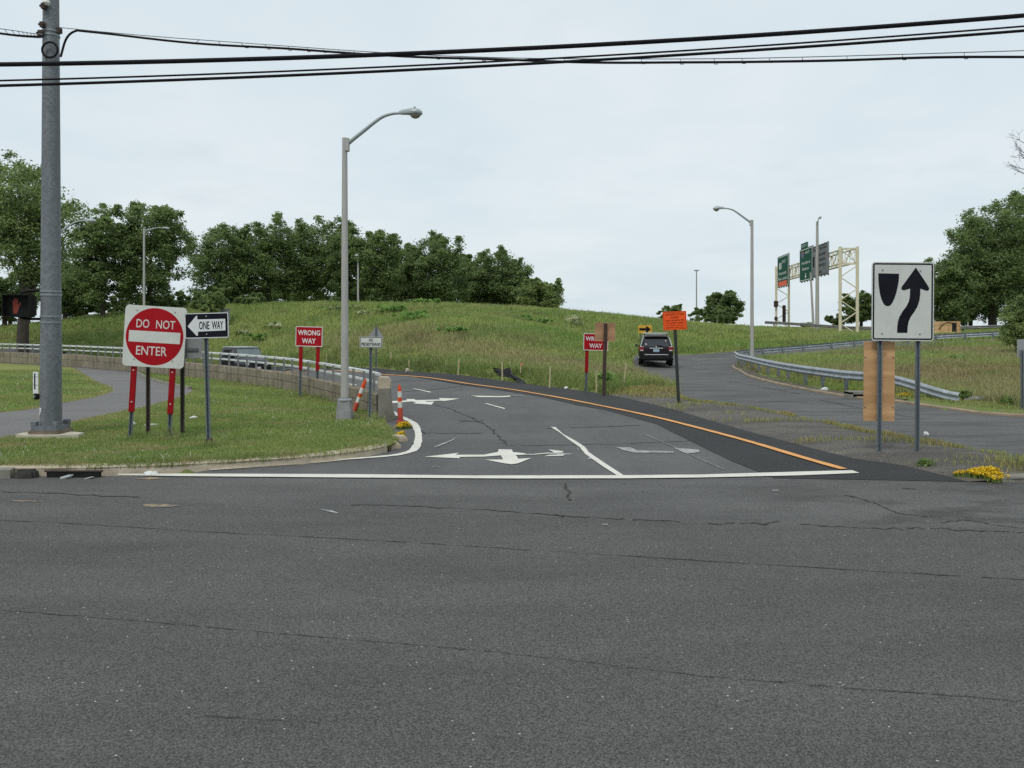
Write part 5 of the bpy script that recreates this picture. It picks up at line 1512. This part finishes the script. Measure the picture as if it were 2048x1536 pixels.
DARK, MID, LITE, YELG = np.array((.15,.215,.085)), np.array((.255,.335,.125)), np.array((.36,.43,.17)), np.array((.135,.175,.045))
def tree(name, label, px, top, bot, hw, Y, n_leaf=11000, leaf=.2, lobes=11, tone=.5, trunk_px=None, limbs=6, group='trees beyond the hill', cat_='tree', gap=0.0, trunk_r=.22, seed=0, core=.3):
    rg = np.random.default_rng(100+seed+int(px))
    X = (px-1024)/F*Y; zg = t1(X, Y)
    zt, zb = EYE+(HZ-top)/F*Y, max(EYE+(HZ-bot)/F*Y, zg+.1)
    rx = hw/F*Y*1.1; ry = rx*.85; rz = (zt-zb)/2*.99; cz = (zt+zb)/2-rz*.01
    R = empty(name, (X, Y, zg-.1), label, cat_, group=group)
    loc = np.array((0, 0, cz-zg+.1))
    L = []
    for i in range(lobes):
        # spread over the ellipsoid, golden-angle, jittered
        u = 1-2*(i+.5)/lobes; th = i*2.39996+rg.uniform(-.5,.5)
        q = math.sqrt(max(0, 1-u*u))
        L.append((loc+np.array((q*math.cos(th)*rx, q*math.sin(th)*ry, u*rz))*rg.uniform(.52,.74), rg.uniform(.26,.44)))
    n_leaf = int(n_leaf*1.55); leaf *= .74
    NPC = 120
    ncl = max(30, int(n_leaf/NPC)); cen, sig, cc = [], [], []
    m = min(rx, rz)
    for i in range(ncl):
        if rg.random() < core:
            d = rg.normal(size=3); d /= np.linalg.norm(d); p = loc+d*np.array((rx,ry,rz))*rg.uniform(.2,.72)
        else:
            c, r = L[rg.integers(len(L))]
            d = rg.normal(size=3); d /= np.linalg.norm(d)
            p = c+d*np.array((rx,ry,max(rz,rx*.7)))*r*rg.uniform(.55,1.0)
        if gap and vnoise(np.array([p[0]*.5+px]), np.array([p[2]*.5]), .9, 3)[0] < gap: continue
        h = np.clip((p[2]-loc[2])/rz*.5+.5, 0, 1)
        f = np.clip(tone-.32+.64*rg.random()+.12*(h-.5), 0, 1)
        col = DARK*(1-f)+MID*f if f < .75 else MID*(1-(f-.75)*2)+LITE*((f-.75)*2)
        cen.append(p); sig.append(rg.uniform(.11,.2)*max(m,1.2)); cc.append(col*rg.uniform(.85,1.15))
    for c, r in L:      # upright leader shoots that break the outline
        if c[2] < loc[2]: continue
        for _ in range(2):
            q = c+np.array((rg.normal()*r*rx*.5, rg.normal()*r*ry*.5, max(rz,rx*.7)*r*.62))
            for j in range(3):
                cen.append(q+np.array((rg.normal()*.07*m, rg.normal()*.07*m, j*.10*m*rg.uniform(.6,1.2)))); sig.append((.125-.022*j)*max(m,1.2)); cc.append((MID*.6+DARK*.4)*rg.uniform(.85,1.15))
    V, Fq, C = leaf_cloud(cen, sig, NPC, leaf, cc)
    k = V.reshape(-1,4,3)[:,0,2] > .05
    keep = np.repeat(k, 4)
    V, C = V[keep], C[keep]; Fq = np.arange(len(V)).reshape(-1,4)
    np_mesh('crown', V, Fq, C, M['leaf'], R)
    H = loc[2]
    tr = trunk_r
    mb = MB(); bx = rg.uniform(-.15,.15)*rx
    mb.tube([(0,0,-.3),(bx*.2,0,H*.35),(bx*.6,.1,H*.7),(bx,0,H*1.15),(bx*1.1,0,H+rz*.5)], [tr*1.25,tr,tr*.8,tr*.5,tr*.15], 8)
    for i in range(limbs):
        c = L[(i*3+1) % len(L)][0]
        s0 = rg.uniform(.45,.95)*H
        mb.tube([(bx*.6*s0/H,0,s0),(c[0]*.45,c[1]*.45,s0+(c[2]-s0)*.5),(c[0]*.95,c[1]*.95,c[2])],[tr*.5,tr*.32,tr*.1],6)
    mb.build('trunk', M['bark'], R, smooth=True)
    return R
# group standing beyond the bike path
tree('broadleaf_tree', 'large open-crowned tree with a forked trunk behind the pedestrian signal', 44, 318, 590, 122, 66, 21000, .17, 17, .66, limbs=12, gap=.27, trunk_r=.42, seed=1, core=.25)
tree('broadleaf_tree', 'bushy tree just past the galvanised pole, behind the half hidden lamp', 205, 408, 640, 68, 80, 13000, .2, 12, .45, gap=.12, seed=2)
tree('broadleaf_tree', 'tall ragged tree behind the slim white lamp', 298, 396, 650, 80, 82, 16000, .2, 14, .42, gap=.14, seed=3)
tree('broadleaf_tree', 'low dark tree filling the gap below the open-crowned tree', 130, 520, 690, 66, 84, 8000, .22, 9, .3, seed=4)
tree('broadleaf_tree', 'low dark tree at the edge of the picture behind the signal', 10, 540, 690, 70, 86, 8000, .22, 9, .3, seed=5)
tree('shrub', 'light green shrub on the slope above the one way sign', 425, 577, 632, 40, 74, 5000, .16, 8, .66, cat_='shrub', trunk_r=.08, seed=6, limbs=3)
tree('shrub', 'small green shrub between the two left tree groups', 500, 592, 626, 34, 84, 3500, .16, 7, .6, cat_='shrub', trunk_r=.08, seed=7, limbs=3)
tree('shrub', 'dark low shrub at the foot of the ragged tree', 340, 600, 650, 60, 84, 5000, .2, 8, .35, cat_='shrub', trunk_r=.08, seed=8, limbs=3)
# long row on the hill crest
row = [(452,446,640,66,98,'first tree of the crest row, above the one way sign'),(540,430,640,62,100,'crest tree with a spiky top, second of the row'),(628,428,640,70,104,'broadest and tallest tree of the crest row, beside the tall lamp'),(694,438,635,44,100,'narrow crest tree directly behind the tall lamp'),(752,449,630,50,98,'crest tree behind the small white hill lamp'),(812,484,630,38,106,'low crest tree in the dip of the row'),(872,468,625,60,104,'wide crest tree above the survey stakes'),(1038,542,622,30,108,'low dark tree filling the step between the rounded and the pale round tree'),(930,500,622,34,112,'slim darker crest tree in the later part of the row'),(988,497,622,60,110,'rounded crest tree near the end of the row'),(1080,557,625,46,100,'small pale round tree that ends the crest row')]
for i, (px, top, bot, hw, Y, lab) in enumerate(row):
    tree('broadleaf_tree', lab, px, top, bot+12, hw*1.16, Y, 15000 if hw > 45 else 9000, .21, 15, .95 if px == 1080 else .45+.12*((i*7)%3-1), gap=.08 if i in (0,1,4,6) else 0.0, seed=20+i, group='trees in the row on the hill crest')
for i, (px, top, hw, lab) in enumerate(((470,560,70,'dark undergrowth tree under the first crest trees'),(590,540,75,'dark undergrowth tree under the broadest crest tree'),(720,550,70,'dark undergrowth tree behind the hill lamp'),(850,555,75,'dark undergrowth tree under the wide crest tree'),(975,565,70,'dark undergrowth tree under the rounded crest tree'))):
    tree('undergrowth_tree', lab, px, top, 640, hw, 109+i, 8000, .24, 10, .22, seed=40+i, group='undergrowth in the crest row', core=.45)
for i, (px, top, hw, lab) in enumerate(((20,575,60,'dark undergrowth tree at the base of the open-crowned tree'),(165,575,55,'dark undergrowth tree beside the galvanised pole'),(255,585,55,'dark undergrowth tree right behind the do not enter sign'),(345,590,50,'dark undergrowth tree under the ragged tree'))):
    tree('undergrowth_tree', lab, px, top, 672, hw, 92+i, 6000, .22, 9, .2, seed=70+i, group='undergrowth in the group beyond the bike path', core=.45)
# right side
tree('round_tree', 'dense round-topped tree beyond the ramp beside the distant mast', 1447, 579, 650, 42, 108, 9000, .2, 11, .40, seed=51, group=None)
tree('shrub', 'shrub just above the orange construction sign', 1345, 609, 642, 27, 104, 4000, .17, 7, .6, cat_='shrub', trunk_r=.08, seed=52, limbs=3, group=None)
tree('shrub', 'thin shrub below the distant mast', 1400, 612, 642, 22, 112, 2500, .17, 6, .45, cat_='shrub', trunk_r=.08, seed=53, limbs=3, group=None)
tree('shrub', 'broad low shrub under the dense round-topped tree', 1440, 622, 652, 50, 98, 5000, .18, 8, .35, cat_='shrub', trunk_r=.08, seed=54, limbs=3, group=None)
tree('broadleaf_tree', 'dark tree between the near gantry leg and the median sign', 1722, 584, 665, 42, 118, 9000, .22, 10, .38, seed=55, group=None)
tree('shrub', 'low spreading shrub at the foot of the near gantry leg', 1672, 630, 662, 24, 118, 3000, .2, 6, .4, cat_='shrub', trunk_r=.08, seed=56, limbs=3, group=None)
tree('shrub', 'tiny far shrub beside the thin gantry post', 1612, 648, 664, 14, 130, 1200, .2, 5, .3, cat_='shrub', trunk_r=.06, seed=57, limbs=2, group=None)
G2 = 'tall trees beyond the highway guardrail'
tree('broadleaf_tree', 'open brownish-green tree right behind the median sign', 1900, 512, 660, 60, 92, 13000, .2, 13, .36, gap=.06, seed=61, group=G2)
tree('broadleaf_tree', 'huge stepped tree rising to the edge of the picture', 1985, 398, 660, 90, 95, 27000, .2, 17, .34, gap=.05, core=.42, seed=62, group=G2, trunk_r=.4)
tree('broadleaf_tree', 'highest tree, cut off by the edge of the picture', 2085, 345, 655, 86, 97, 24000, .2, 16, .32, gap=.04, core=.42, seed=63, group=G2, trunk_r=.4)
tree('broadleaf_tree', 'dark lower tree above the tan plywood box', 1940, 545, 672, 95, 101, 14000, .23, 10, .25, seed=64, group=G2, core=.45)
tree('shrub', 'bright green bushy shrub beside the plain grey sign', 2052, 592, 745, 50, 44, 16000, .075, 12, .95, cat_='shrub', trunk_r=.08, seed=65, limbs=4, group=None)
# bare dead crown at the edge
X, Y = (2058-1024)/F*86, 86; z = t1(X, Y)
R = empty('dead_tree', (X, Y, z), 'bare dead tree whose leafless twigs reach into the picture high at its edge', 'tree')
mb = MB(); top = EYE+(HZ-268)*perm(Y)-z
rg = np.random.default_rng(5)
mb.tube([(0,0,-.2),(.2,0,top*.5),(.1,0,top*.8),(-.3,0,top)],[.3,.2,.12,.02],8)
def twig(p, d, L, r, depth):
    q = p+d*L; mb.tube([p, p+d*L*.5+Vector(rg.normal(size=3))*L*.06, q],[r,r*.7,r*.35],5,caps=False)
    if depth:
        for _ in range(3):
            e = (d+Vector(rg.normal(size=3))*.5); e.z += .15; e.normalize(); twig(p+d*L*rg.uniform(.45,1), e, L*.62, r*.5, depth-1)
for k in range(9):
    zz = top*(.78+.02*k); e = Vector((-1 if k%2==0 else rg.uniform(-.6,.9), rg.uniform(-.4,.4), rg.uniform(.1,.9))).normalized()
    twig(Vector((.05,0,zz)), e, 1.5, .045, 3)
mb.build('trunk', M['bark'], R)

# ---- grass
def blades(P, z, h, w, cols, lean, name, mat, label=None, group=None, kind='stuff', parent=None):
    n = len(P)
    th = RNG.uniform(0, 2*PI, n); dx, dy = np.cos(th)*w/2, np.sin(th)*w/2
    la = RNG.uniform(0, 2*PI, n); ll = h*lean*RNG.uniform(0, 1, n)
    b = np.stack([P[:,0], P[:,1], z], 1)
    v0 = b+np.stack([-dx,-dy,np.zeros(n)-.03],1); v1 = b+np.stack([dx,dy,np.zeros(n)-.03],1)
    mid = b+np.stack([np.cos(la)*ll*.35, np.sin(la)*ll*.35, h*.6],1)
    m0 = mid+np.stack([-dx*.7,-dy*.7,0*dx],1); m1 = mid+np.stack([dx*.7,dy*.7,0*dx],1)
    tip = b+np.stack([np.cos(la)*ll, np.sin(la)*ll, h],1)
    V = np.stack([v0,v1,m1,m0,tip],1).reshape(-1,3)
    i = np.arange(n)*5
    F1 = np.stack([i,i+1,i+2],1); F2 = np.stack([i,i+2,i+3],1); F3 = np.stack([i+3,i+2,i+4],1)
    o = np_mesh(name, V, np.concatenate([F1,F2,F3]), np.repeat(cols,5,0), mat, parent)
    if kind and parent is None: o['kind'] = kind
    if label: tag(o, label)
    return o
def mixc(a, b, f): return np.asarray(a)*(1-f)[:,None]+np.asarray(b)*f[:,None]
POSTS = [px2(*p, LZ) for p in ((258,880),(335,880),(277,876),(344,877),(417,895),(598,791),(634,797),(739,841),(676,838),(703,838))]
# mown lawn
def lawn_grass():
    N = 500000
    y = 12.6*np.exp(RNG.uniform(0, math.log(42/12.6), N)); x = RNG.uniform(-.80, .02, N)*y
    k = inpoly(x, y, lawn_poly) & ~inpoly(x, y, path_poly)
    x, y = x[k], y[k]
    k = ~((np.abs(x-PX-.05) < .58) & (np.abs(y-PY+.15) < .27)); x, y = x[k], y[k]
    d = dline(x, y, LAWN_E)
    dp = np.minimum(dline(x, y, PATH_IN), dline(x, y, PATH_IS))
    n1 = fbm(x, y, .55, 11); n2 = fbm(x, y, 1.8, 12); n3 = vnoise(x, y, 6, 13)
    g = mixc((.215,.30,.085), (.29,.35,.115), np.clip(n1*1.6-.3, 0, 1))
    stripe = np.clip(np.sin((x*.55+y*.83)*2*PI/2.6)*.8+.2*n2, -1, 1)
    g *= (1+.13*stripe*sstep(15.5, 18, y))[:,None]
    dry = np.clip((n2-.52)*4, 0, 1)*.55 + np.exp(-(d/.5)**2)*.45*n2 + np.exp(-(dp/.22)**2)*.6
    dry = np.maximum(dry, (np.clip((fbm(x, y, .9, 21)-.52)*6, 0, 1))*(y < 15.4)*.75)
    g = mixc(g, (.27,.225,.105), np.zeros(len(x))) if False else g*(1-np.clip(dry,0,.9))[:,None]+np.array((.41,.36,.18))*np.clip(dry,0,.9)[:,None]
    g *= RNG.uniform(.8, 1.2, (len(x),1))
    clover = (RNG.random(len(x)) < .006*np.clip((vnoise(x, y, .8, 31)-.45)*5, 0, 2))
    g[clover] = (.62,.6,.5)
    h = .035+.035*n3+.05*np.clip(vnoise(x,y,1.1,41)-.6,0,1); h *= np.where(d < .35, 1+2.2*np.clip(vnoise(x,y,2.2,43)-.25,0,1), 1)
    for bx_, by_ in POSTS: h = np.where(np.hypot(x-bx_, y-by_) < .22, h*2.1, h)
    w = np.maximum(.008, .00052*y)*RNG.uniform(.8,1.5,len(x)); w[clover] *= 2.0; h[clover] *= 1.15
    blades(np.stack([x,y],1), lawn_z(x,y), h*RNG.uniform(.7,1.3,len(x)), w, g, .8, 'lawn_grass', M['blade'])
lawn_grass()
# tall grass of the hill, the ramp's inner bank and the verge
def hill_grass():
    N = 560000
    y = 21*np.exp(RNG.uniform(0, 1, N)**.9*math.log(90/21)); x = RNG.uniform(-.68, .68, N)*y
    k = np.ones(N, bool)
    for poly in (main_poly, apron_poly, ex2, entr_poly, isl_poly, lawn_poly): k &= ~inpoly(x, y, poly)
    # nothing behind the wall on the lawn side, nothing far beyond the crest
    x, y = x[k], y[k]
    dr = dline(x, y, DARK_R); de = np.minimum(dline(x, y, E_FAR), dline(x, y, E_LEFT)); dn = dline(x, y, E_FAR)
    k = (dr > -.02+.22*vnoise(x, y, 1.2, 8)) & (de > .15) & ~((dn < 1.0*vnoise(x,y,.9,9)+.35) & (y < 50) & (x > 9)& (RNG.random(len(x)) < .93))
    x, y, dr, de, dn = x[k], y[k], dr[k], de[k], dn[k]
    z = T(x, y)+.02
    n1 = fbm(x, y, .13, 14); n2 = fbm(x, y, .5, 15); n3 = fbm(x, y, 1.6, 16)
    g = mixc((.235,.325,.085), (.34,.40,.125), np.clip(n1*1.9-.45, 0, 1))
    dry = np.clip((fbm(x,y,.16,27)*.6+n2*.4-.52)*6, 0, 1)*.38
    onhill = x < 9
    band = np.exp(-((dr-6.0)/3.0)**2)*onhill*(y > 30)*sstep(-22, -8, x)
    dry = np.maximum(dry, band*(.35+.75*n3))
    edge_ = np.exp(-(dr/2.2)**2)*onhill
    dry *= 1-.85*edge_
    inner = (x > 11) & (dn < 30) & (y < 58)
    dry = np.maximum(dry, inner*np.clip((fbm(x, y, .22, 18)-.42)*5, 0, 1)*.75)
    g = g*(1-dry)[:,None]+np.array((.36,.31,.165))*dry[:,None]
    red = inner*np.exp(-((y-33)/5)**2)*np.exp(-((x-20)/6)**2)*np.clip(n3*1.8-.3,0,1)
    g = g*(1-red*.7)[:,None]+np.array((.33,.21,.125))*(red*.7)[:,None]
    g = g*(1-.38*edge_)[:,None]
    fresh = np.clip((fbm(x, y, .34, 19)-.55)*7, 0, 1)*(1-dry)
    darkp = np.clip((fbm(x, y, .42, 29)-.56)*7, 0, 1); g = g*(1-.28*darkp)[:,None]
    g = g*(1-.5*fresh)[:,None]+np.array((.15,.27,.065))*(.5*fresh)[:,None]
    g *= RNG.uniform(.84, 1.16, (len(x),1))
    h = .20+.26*n2+.16*(n3-.5)
    h *= np.where(onhill, np.clip(.35+dr/2.2, .4, 1), 1)
    for fx_, fy_ in FENCE: h = np.where((np.hypot(x-fx_, (y-fy_-.1)*.55) < .45), h*.35, h)
    verge = (dn < 1.9) & (y < 40) & (x > 8)
    h = np.where(verge, .07+.10*n3, h)
    g = np.where(verge[:,None], g*.5+np.array((.22,.28,.07))*.55, g)
    seed = (RNG.random(len(x)) < .05) & ~verge
    g[seed] = g[seed]*.5+np.array((.32,.29,.17))*.5; h = np.where(seed, h*1.2+.08, h)
    w = np.maximum(.014, .0008*y)*RNG.uniform(.7,1.5,len(x)); w = np.where(seed, w*.8, w)
    blades(np.stack([x,y],1), z, h*RNG.uniform(.55,1.25,len(x)), w, g, .7, 'hill_grass', M['blade'])
hill_grass()
# weeds on the gravel island
def weeds():
    N = 190000
    y = RNG.uniform(12, 33, N); x = RNG.uniform(3, 10, N)
    k = inpoly(x, y, isl_poly); x, y = x[k], y[k]
    dn = dline(x, y, E_NEAR); n = fbm(x, y, .9, 51); n2 = vnoise(x, y, 2.4, 52)
    l1 = dline(x, y, [px2(*p) for p in ((1500,848),(1560,846),(1640,843),(1700,846))]); l2 = dline(x, y, [px2(*p) for p in ((1600,887),(1700,884),(1760,887),(1840,890))])
    p = np.exp(-((dn-.12)/.13)**2)*.95*(n2*1.2) + np.exp(-((y-31)/2.2)**2)*.5 + np.clip((n-.62)*6,0,1)*.10 + (np.exp(-(l1/.16)**2)+np.exp(-(l2/.16)**2))*.6*n2
    p += np.exp(-((y-28.5)/2)**2)*np.clip((n-.45)*4,0,1)*.5
    tip = np.exp(-(((x-8.6)/.8)**2+((y-13.0)/.7)**2))
    p += tip*.8
    k = RNG.random(len(x)) < p; x, y, n, n2, tip = x[k], y[k], n[k], n2[k], tip[k]
    g = mixc((.27,.31,.075), (.35,.30,.13), np.clip(n2*1.3-.2+(y>27)*.35,0,1))*RNG.uniform(.7,1.3,(len(x),1))
    h = (.05+.07*n2+.05*tip)*np.where(y > 28, 1.8, 1); w = np.maximum(.012,.0007*y)*RNG.uniform(.8,1.4,len(x))
    blades(np.stack([x,y],1), isl_z(x,y), h, w, g, .9, 'island_weeds_grass', M['blade'])
weeds()
# leafy weed clumps and pale flower plumes on the slopes
def clump(name, label, px, py, wpx, hpx, cols, n=14, leaf=.07, zo=0, cat_='weeds', pos=None, group=None, per=40):
    x, y = pos or hit(px, py); s = perm(y); z = t1(x, y)
    R = empty(name, (x, y, z), label, cat_, group=group)
    rg = np.random.default_rng(int(px*7+py))
    cen = [(rg.normal()*wpx*s*.28, rg.normal()*wpx*s*.22, rg.uniform(.15,.9)*hpx*s) for _ in range(n)]
    cc = [np.array(cols[rg.integers(len(cols))])*rg.uniform(.8,1.2) for _ in range(n)]
    V, Fq, C = leaf_cloud(cen, [max(.06, hpx*s*.2)]*n, per, leaf, cc)
    np_mesh('foliage', V, Fq, C, M['leaf'], R)
    mb = MB()
    for c in cen[:10]: mb.tube([(c[0]*.8,c[1]*.8,-.05), c],[.012,.006],4)
    mb.build('stem', M['bark'] if cat_ == 'x' else M['blackpost'], R)
    return R
GRN = [(.22,.37,.095),(.27,.42,.115),(.18,.31,.08)]
CRM = [(.62,.62,.42),(.45,.48,.28),(.22,.3,.1)]
for px, py, w, h, lab in ((828,645,70,26,'broad leafy weeds in the middle of the hill slope'),(790,628,50,18,'leafy weeds on the upper slope beside the hill lamp'),(860,612,60,14,'leafy weeds on the crest in front of the wide tree'),(905,668,60,14,'low leafy weeds in the middle of the slope above the stakes'),(1078,650,44,12,'low leafy weeds high on the slope toward its end'),(520,682,50,14,'leafy weeds on the slope above the grey car'),(1040,640,40,10,'low leafy weeds under the crest'),(1210,775,20,30,'dark bushy weeds at the foot of the rusty post'),(1915,728,30,16,'bushy weeds in the reddish bank beside the grey sign'),(1660,645,1,1,None)):
    if lab: clump('leafy_weeds', lab, px, py, w, h, GRN, 26, .10 if w > 30 else .06)
for px, py, w, h, lab in ((552,660,46,16,'cream flowering plumes on the slope above the railing'),(486,672,30,10,'faint cream plumes near the one way sign'),(672,622,34,9,'cream plumes beside the tall lamp near the crest'),(708,618,36,8,'cream plumes right past the tall lamp near the crest'),(730,632,40,10,'lowest cream plumes near the hill lamp'),(1150,655,36,24,'pale yellowish seed plumes above the wrong way sign')):
    clump('flowering_plumes', lab, px, py, w, h, CRM, 22, .075, per=38)
clump('flowering_plumes', 'white flower heads on the reddish bank', 1940, 722, 18, 8, [(.6,.58,.52),(.5,.48,.4)], 8, .03, per=12)
clump('flowering_plumes', 'white flowers in the verge at the foot of the grey sign', 1995, 806, 34, 8, [(.6,.6,.56),(.13,.19,.05)], 12, .025, per=16)
for px, py, w, h, lab in ((1935,803,40,22,'tall green weeds in front of the buried guardrail tip'),(1868,800,16,14,'small green weeds at the sinking guardrail end'),(2015,812,40,20,'green weeds beside the grey sign post')):
    clump('leafy_weeds', lab, px, py, w, h, [(.12,.2,.045),(.15,.22,.06)], 18, .045, pos=px2(px, py))
def flowers(px, py, wpx, hpx, label, n, zb):
    x, y = px2(px, py, zb); s = perm(y); z = t1(x, y)+zb
    R = empty('wildflower_patch', (x, y, z), label, 'flowers')
    rg = np.random.default_rng(int(px))
    hx, hy = wpx*s/2, hpx*s/2*4.2
    a = rg.uniform(0,2*PI,n); r = np.sqrt(rg.random(n))*(.72+.33*np.sin(a*3+px)+.18*np.sin(a*7+1))
    P = np.stack([r*np.cos(a)*hx, r*np.sin(a)*hy],1)+rg.normal(size=(n,2))*.02
    hh = (.035+.06*rg.random(n))*np.clip(1.25-r*.8,.35,1)*(.55+.9*vnoise(P[:,0],P[:,1],4,61))
    cols = np.tile((.16,.22,.055),(n,1))*rg.uniform(.7,1.3,(n,1))
    blades(P, np.zeros(n), hh, np.full(n,.02), cols, .5, 'foliage', M['blade'], kind=None, parent=R)
    cen = np.concatenate([P[:n*2//3], (hh[:n*2//3]+.008)[:,None]],1)
    V, Fq, C = leaf_cloud(cen, [.018]*len(cen), 5, .016, np.tile((.72,.50,.02),(len(cen),1)), .2, .5)
    np_mesh('blossoms', V, Fq, C, M['yflower'], R)
flowers(1966, 952, 92, 24, 'dense patch of yellow wildflowers at the tip of the gravel island', 900, .04)
flowers(806, 854, 30, 10, 'yellow wildflowers round the foot of the upright delineator post', 420, .03)
flowers(801, 874, 20, 8, 'small yellow wildflower tuft at the broken kerb corner', 220, .05)
flowers(1808, 793, 34, 6, 'distant yellow wildflowers between the board and the kerb', 300, .06)
clump('leafy_weeds', 'small green weed growing through the gravel in front of the median sign', 1851, 933, 26, 12, [(.13,.2,.045),(.16,.22,.07)], 12, .03, pos=px2(1851,933), per=22)

# ------------------------------------------------------------------ sky, light, camera
W_ = bpy.data.worlds.new('World'); SC.world = W_; W_.use_nodes = True
nt = W_.node_tree; nd = nt.nodes; nd.clear()
out = nd.new('ShaderNodeOutputWorld'); bg = nd.new('ShaderNodeBackground')
sky = nd.new('ShaderNodeTexSky'); sky.sky_type = 'NISHITA'; sky.sun_disc = False
SUN_EL, SUN_AZ = math.radians(58), math.radians(205)
sky.sun_elevation = SUN_EL; sky.sun_rotation = SUN_AZ; sky.air_density = 1.0; sky.dust_density = 2.0
tc = nd.new('ShaderNodeTexCoord')
sp = nd.new('ShaderNodeSeparateXYZ'); nt.links.new(tc.outputs['Generated'], sp.inputs[0])
def vmath(op, a, b):
    m = nd.new('ShaderNodeMath'); m.operation = op
    for i, v in enumerate((a, b)):
        if hasattr(v, 'is_linked'): nt.links.new(v, m.inputs[i])
        else: m.inputs[i].default_value = v
    return m.outputs[0]
zc = vmath('ADD', vmath('MAXIMUM', sp.outputs[2], 0.0), .16)
cx_ = nd.new('ShaderNodeCombineXYZ'); nt.links.new(vmath('DIVIDE', sp.outputs[0], zc), cx_.inputs[0]); nt.links.new(vmath('DIVIDE', sp.outputs[1], zc), cx_.inputs[1])
def wn(scale, detail, lo, hi, seed):
    n = nd.new('ShaderNodeTexNoise'); n.noise_dimensions = '4D'; n.inputs['W'].default_value = seed; n.inputs['Scale'].default_value = scale; n.inputs['Detail'].default_value = detail; n.inputs['Roughness'].default_value = .55
    nt.links.new(cx_.outputs[0], n.inputs['Vector'])
    r = nd.new('ShaderNodeMapRange'); r.inputs[1].default_value = lo; r.inputs[2].default_value = hi; nt.links.new(n.outputs['Fac'], r.inputs[0]); return r.outputs[0]
def wmix(f, a, b):
    m = nd.new('ShaderNodeMix'); m.data_type = 'RGBA'
    for s, v in ((m.inputs[0], f), (m.inputs[6], a), (m.inputs[7], b)):
        if hasattr(v, 'is_linked'): nt.links.new(v, s)
        elif isinstance(v, (int, float)): s.default_value = v
        else: s.default_value = (*v, 1)
    return m.outputs[2]
cl = wmix(wn(.9, 5, .38, .66, 1.7), (6.9,7.95,8.5), (8.05,8.75,9.1))
cl = wmix(wmix(wn(2.4, 6, .58, .78, 4.2), (0,0,0), (.5,.5,.5)), cl, (6.4,7.3,7.8))
fin = wmix(.06, cl, sky.outputs[0])
nt.links.new(fin, bg.inputs['Color']); bg.inputs['Strength'].default_value = .1
nt.links.new(bg.outputs[0], out.inputs['Surface'])
sl = bpy.data.lights.new('sun', 'SUN'); sl.energy = 1.5; sl.angle = math.radians(14); sl.color = (1.0,.965,.91)
so = link(bpy.data.objects.new('sun', sl))
# sun behind the viewer, a little to one side
dirv = Vector((math.sin(SUN_AZ)*math.cos(SUN_EL), math.cos(SUN_AZ)*math.cos(SUN_EL), math.sin(SUN_EL)))
so.rotation_euler = dirv.to_track_quat('Z', 'Y').to_euler(); so.location = (0, -20, 60)
cam = bpy.data.cameras.new('camera'); co = link(bpy.data.objects.new('camera', cam))
cam.sensor_fit = 'HORIZONTAL'; cam.sensor_width = 36; cam.lens = F/2048*36; cam.shift_y = -(768-HZ)/2048
cam.clip_start = .1; cam.clip_end = 4000
co.location = (0, 0, EYE); co.rotation_euler = (PI/2, 0, 0)
SC.camera = co
vs_ = SC.view_settings
vs_.view_transform = 'Standard'; vs_.look = 'None'; vs_.exposure = 0; vs_.gamma = 1; vs_.use_curve_mapping = False
SC.render.resolution_x, SC.render.resolution_y = 1024, 768
SC.cycles.use_denoising = False
SC.cycles.max_bounces = 6; SC.cycles.diffuse_bounces = 3; SC.cycles.transparent_max_bounces = 6
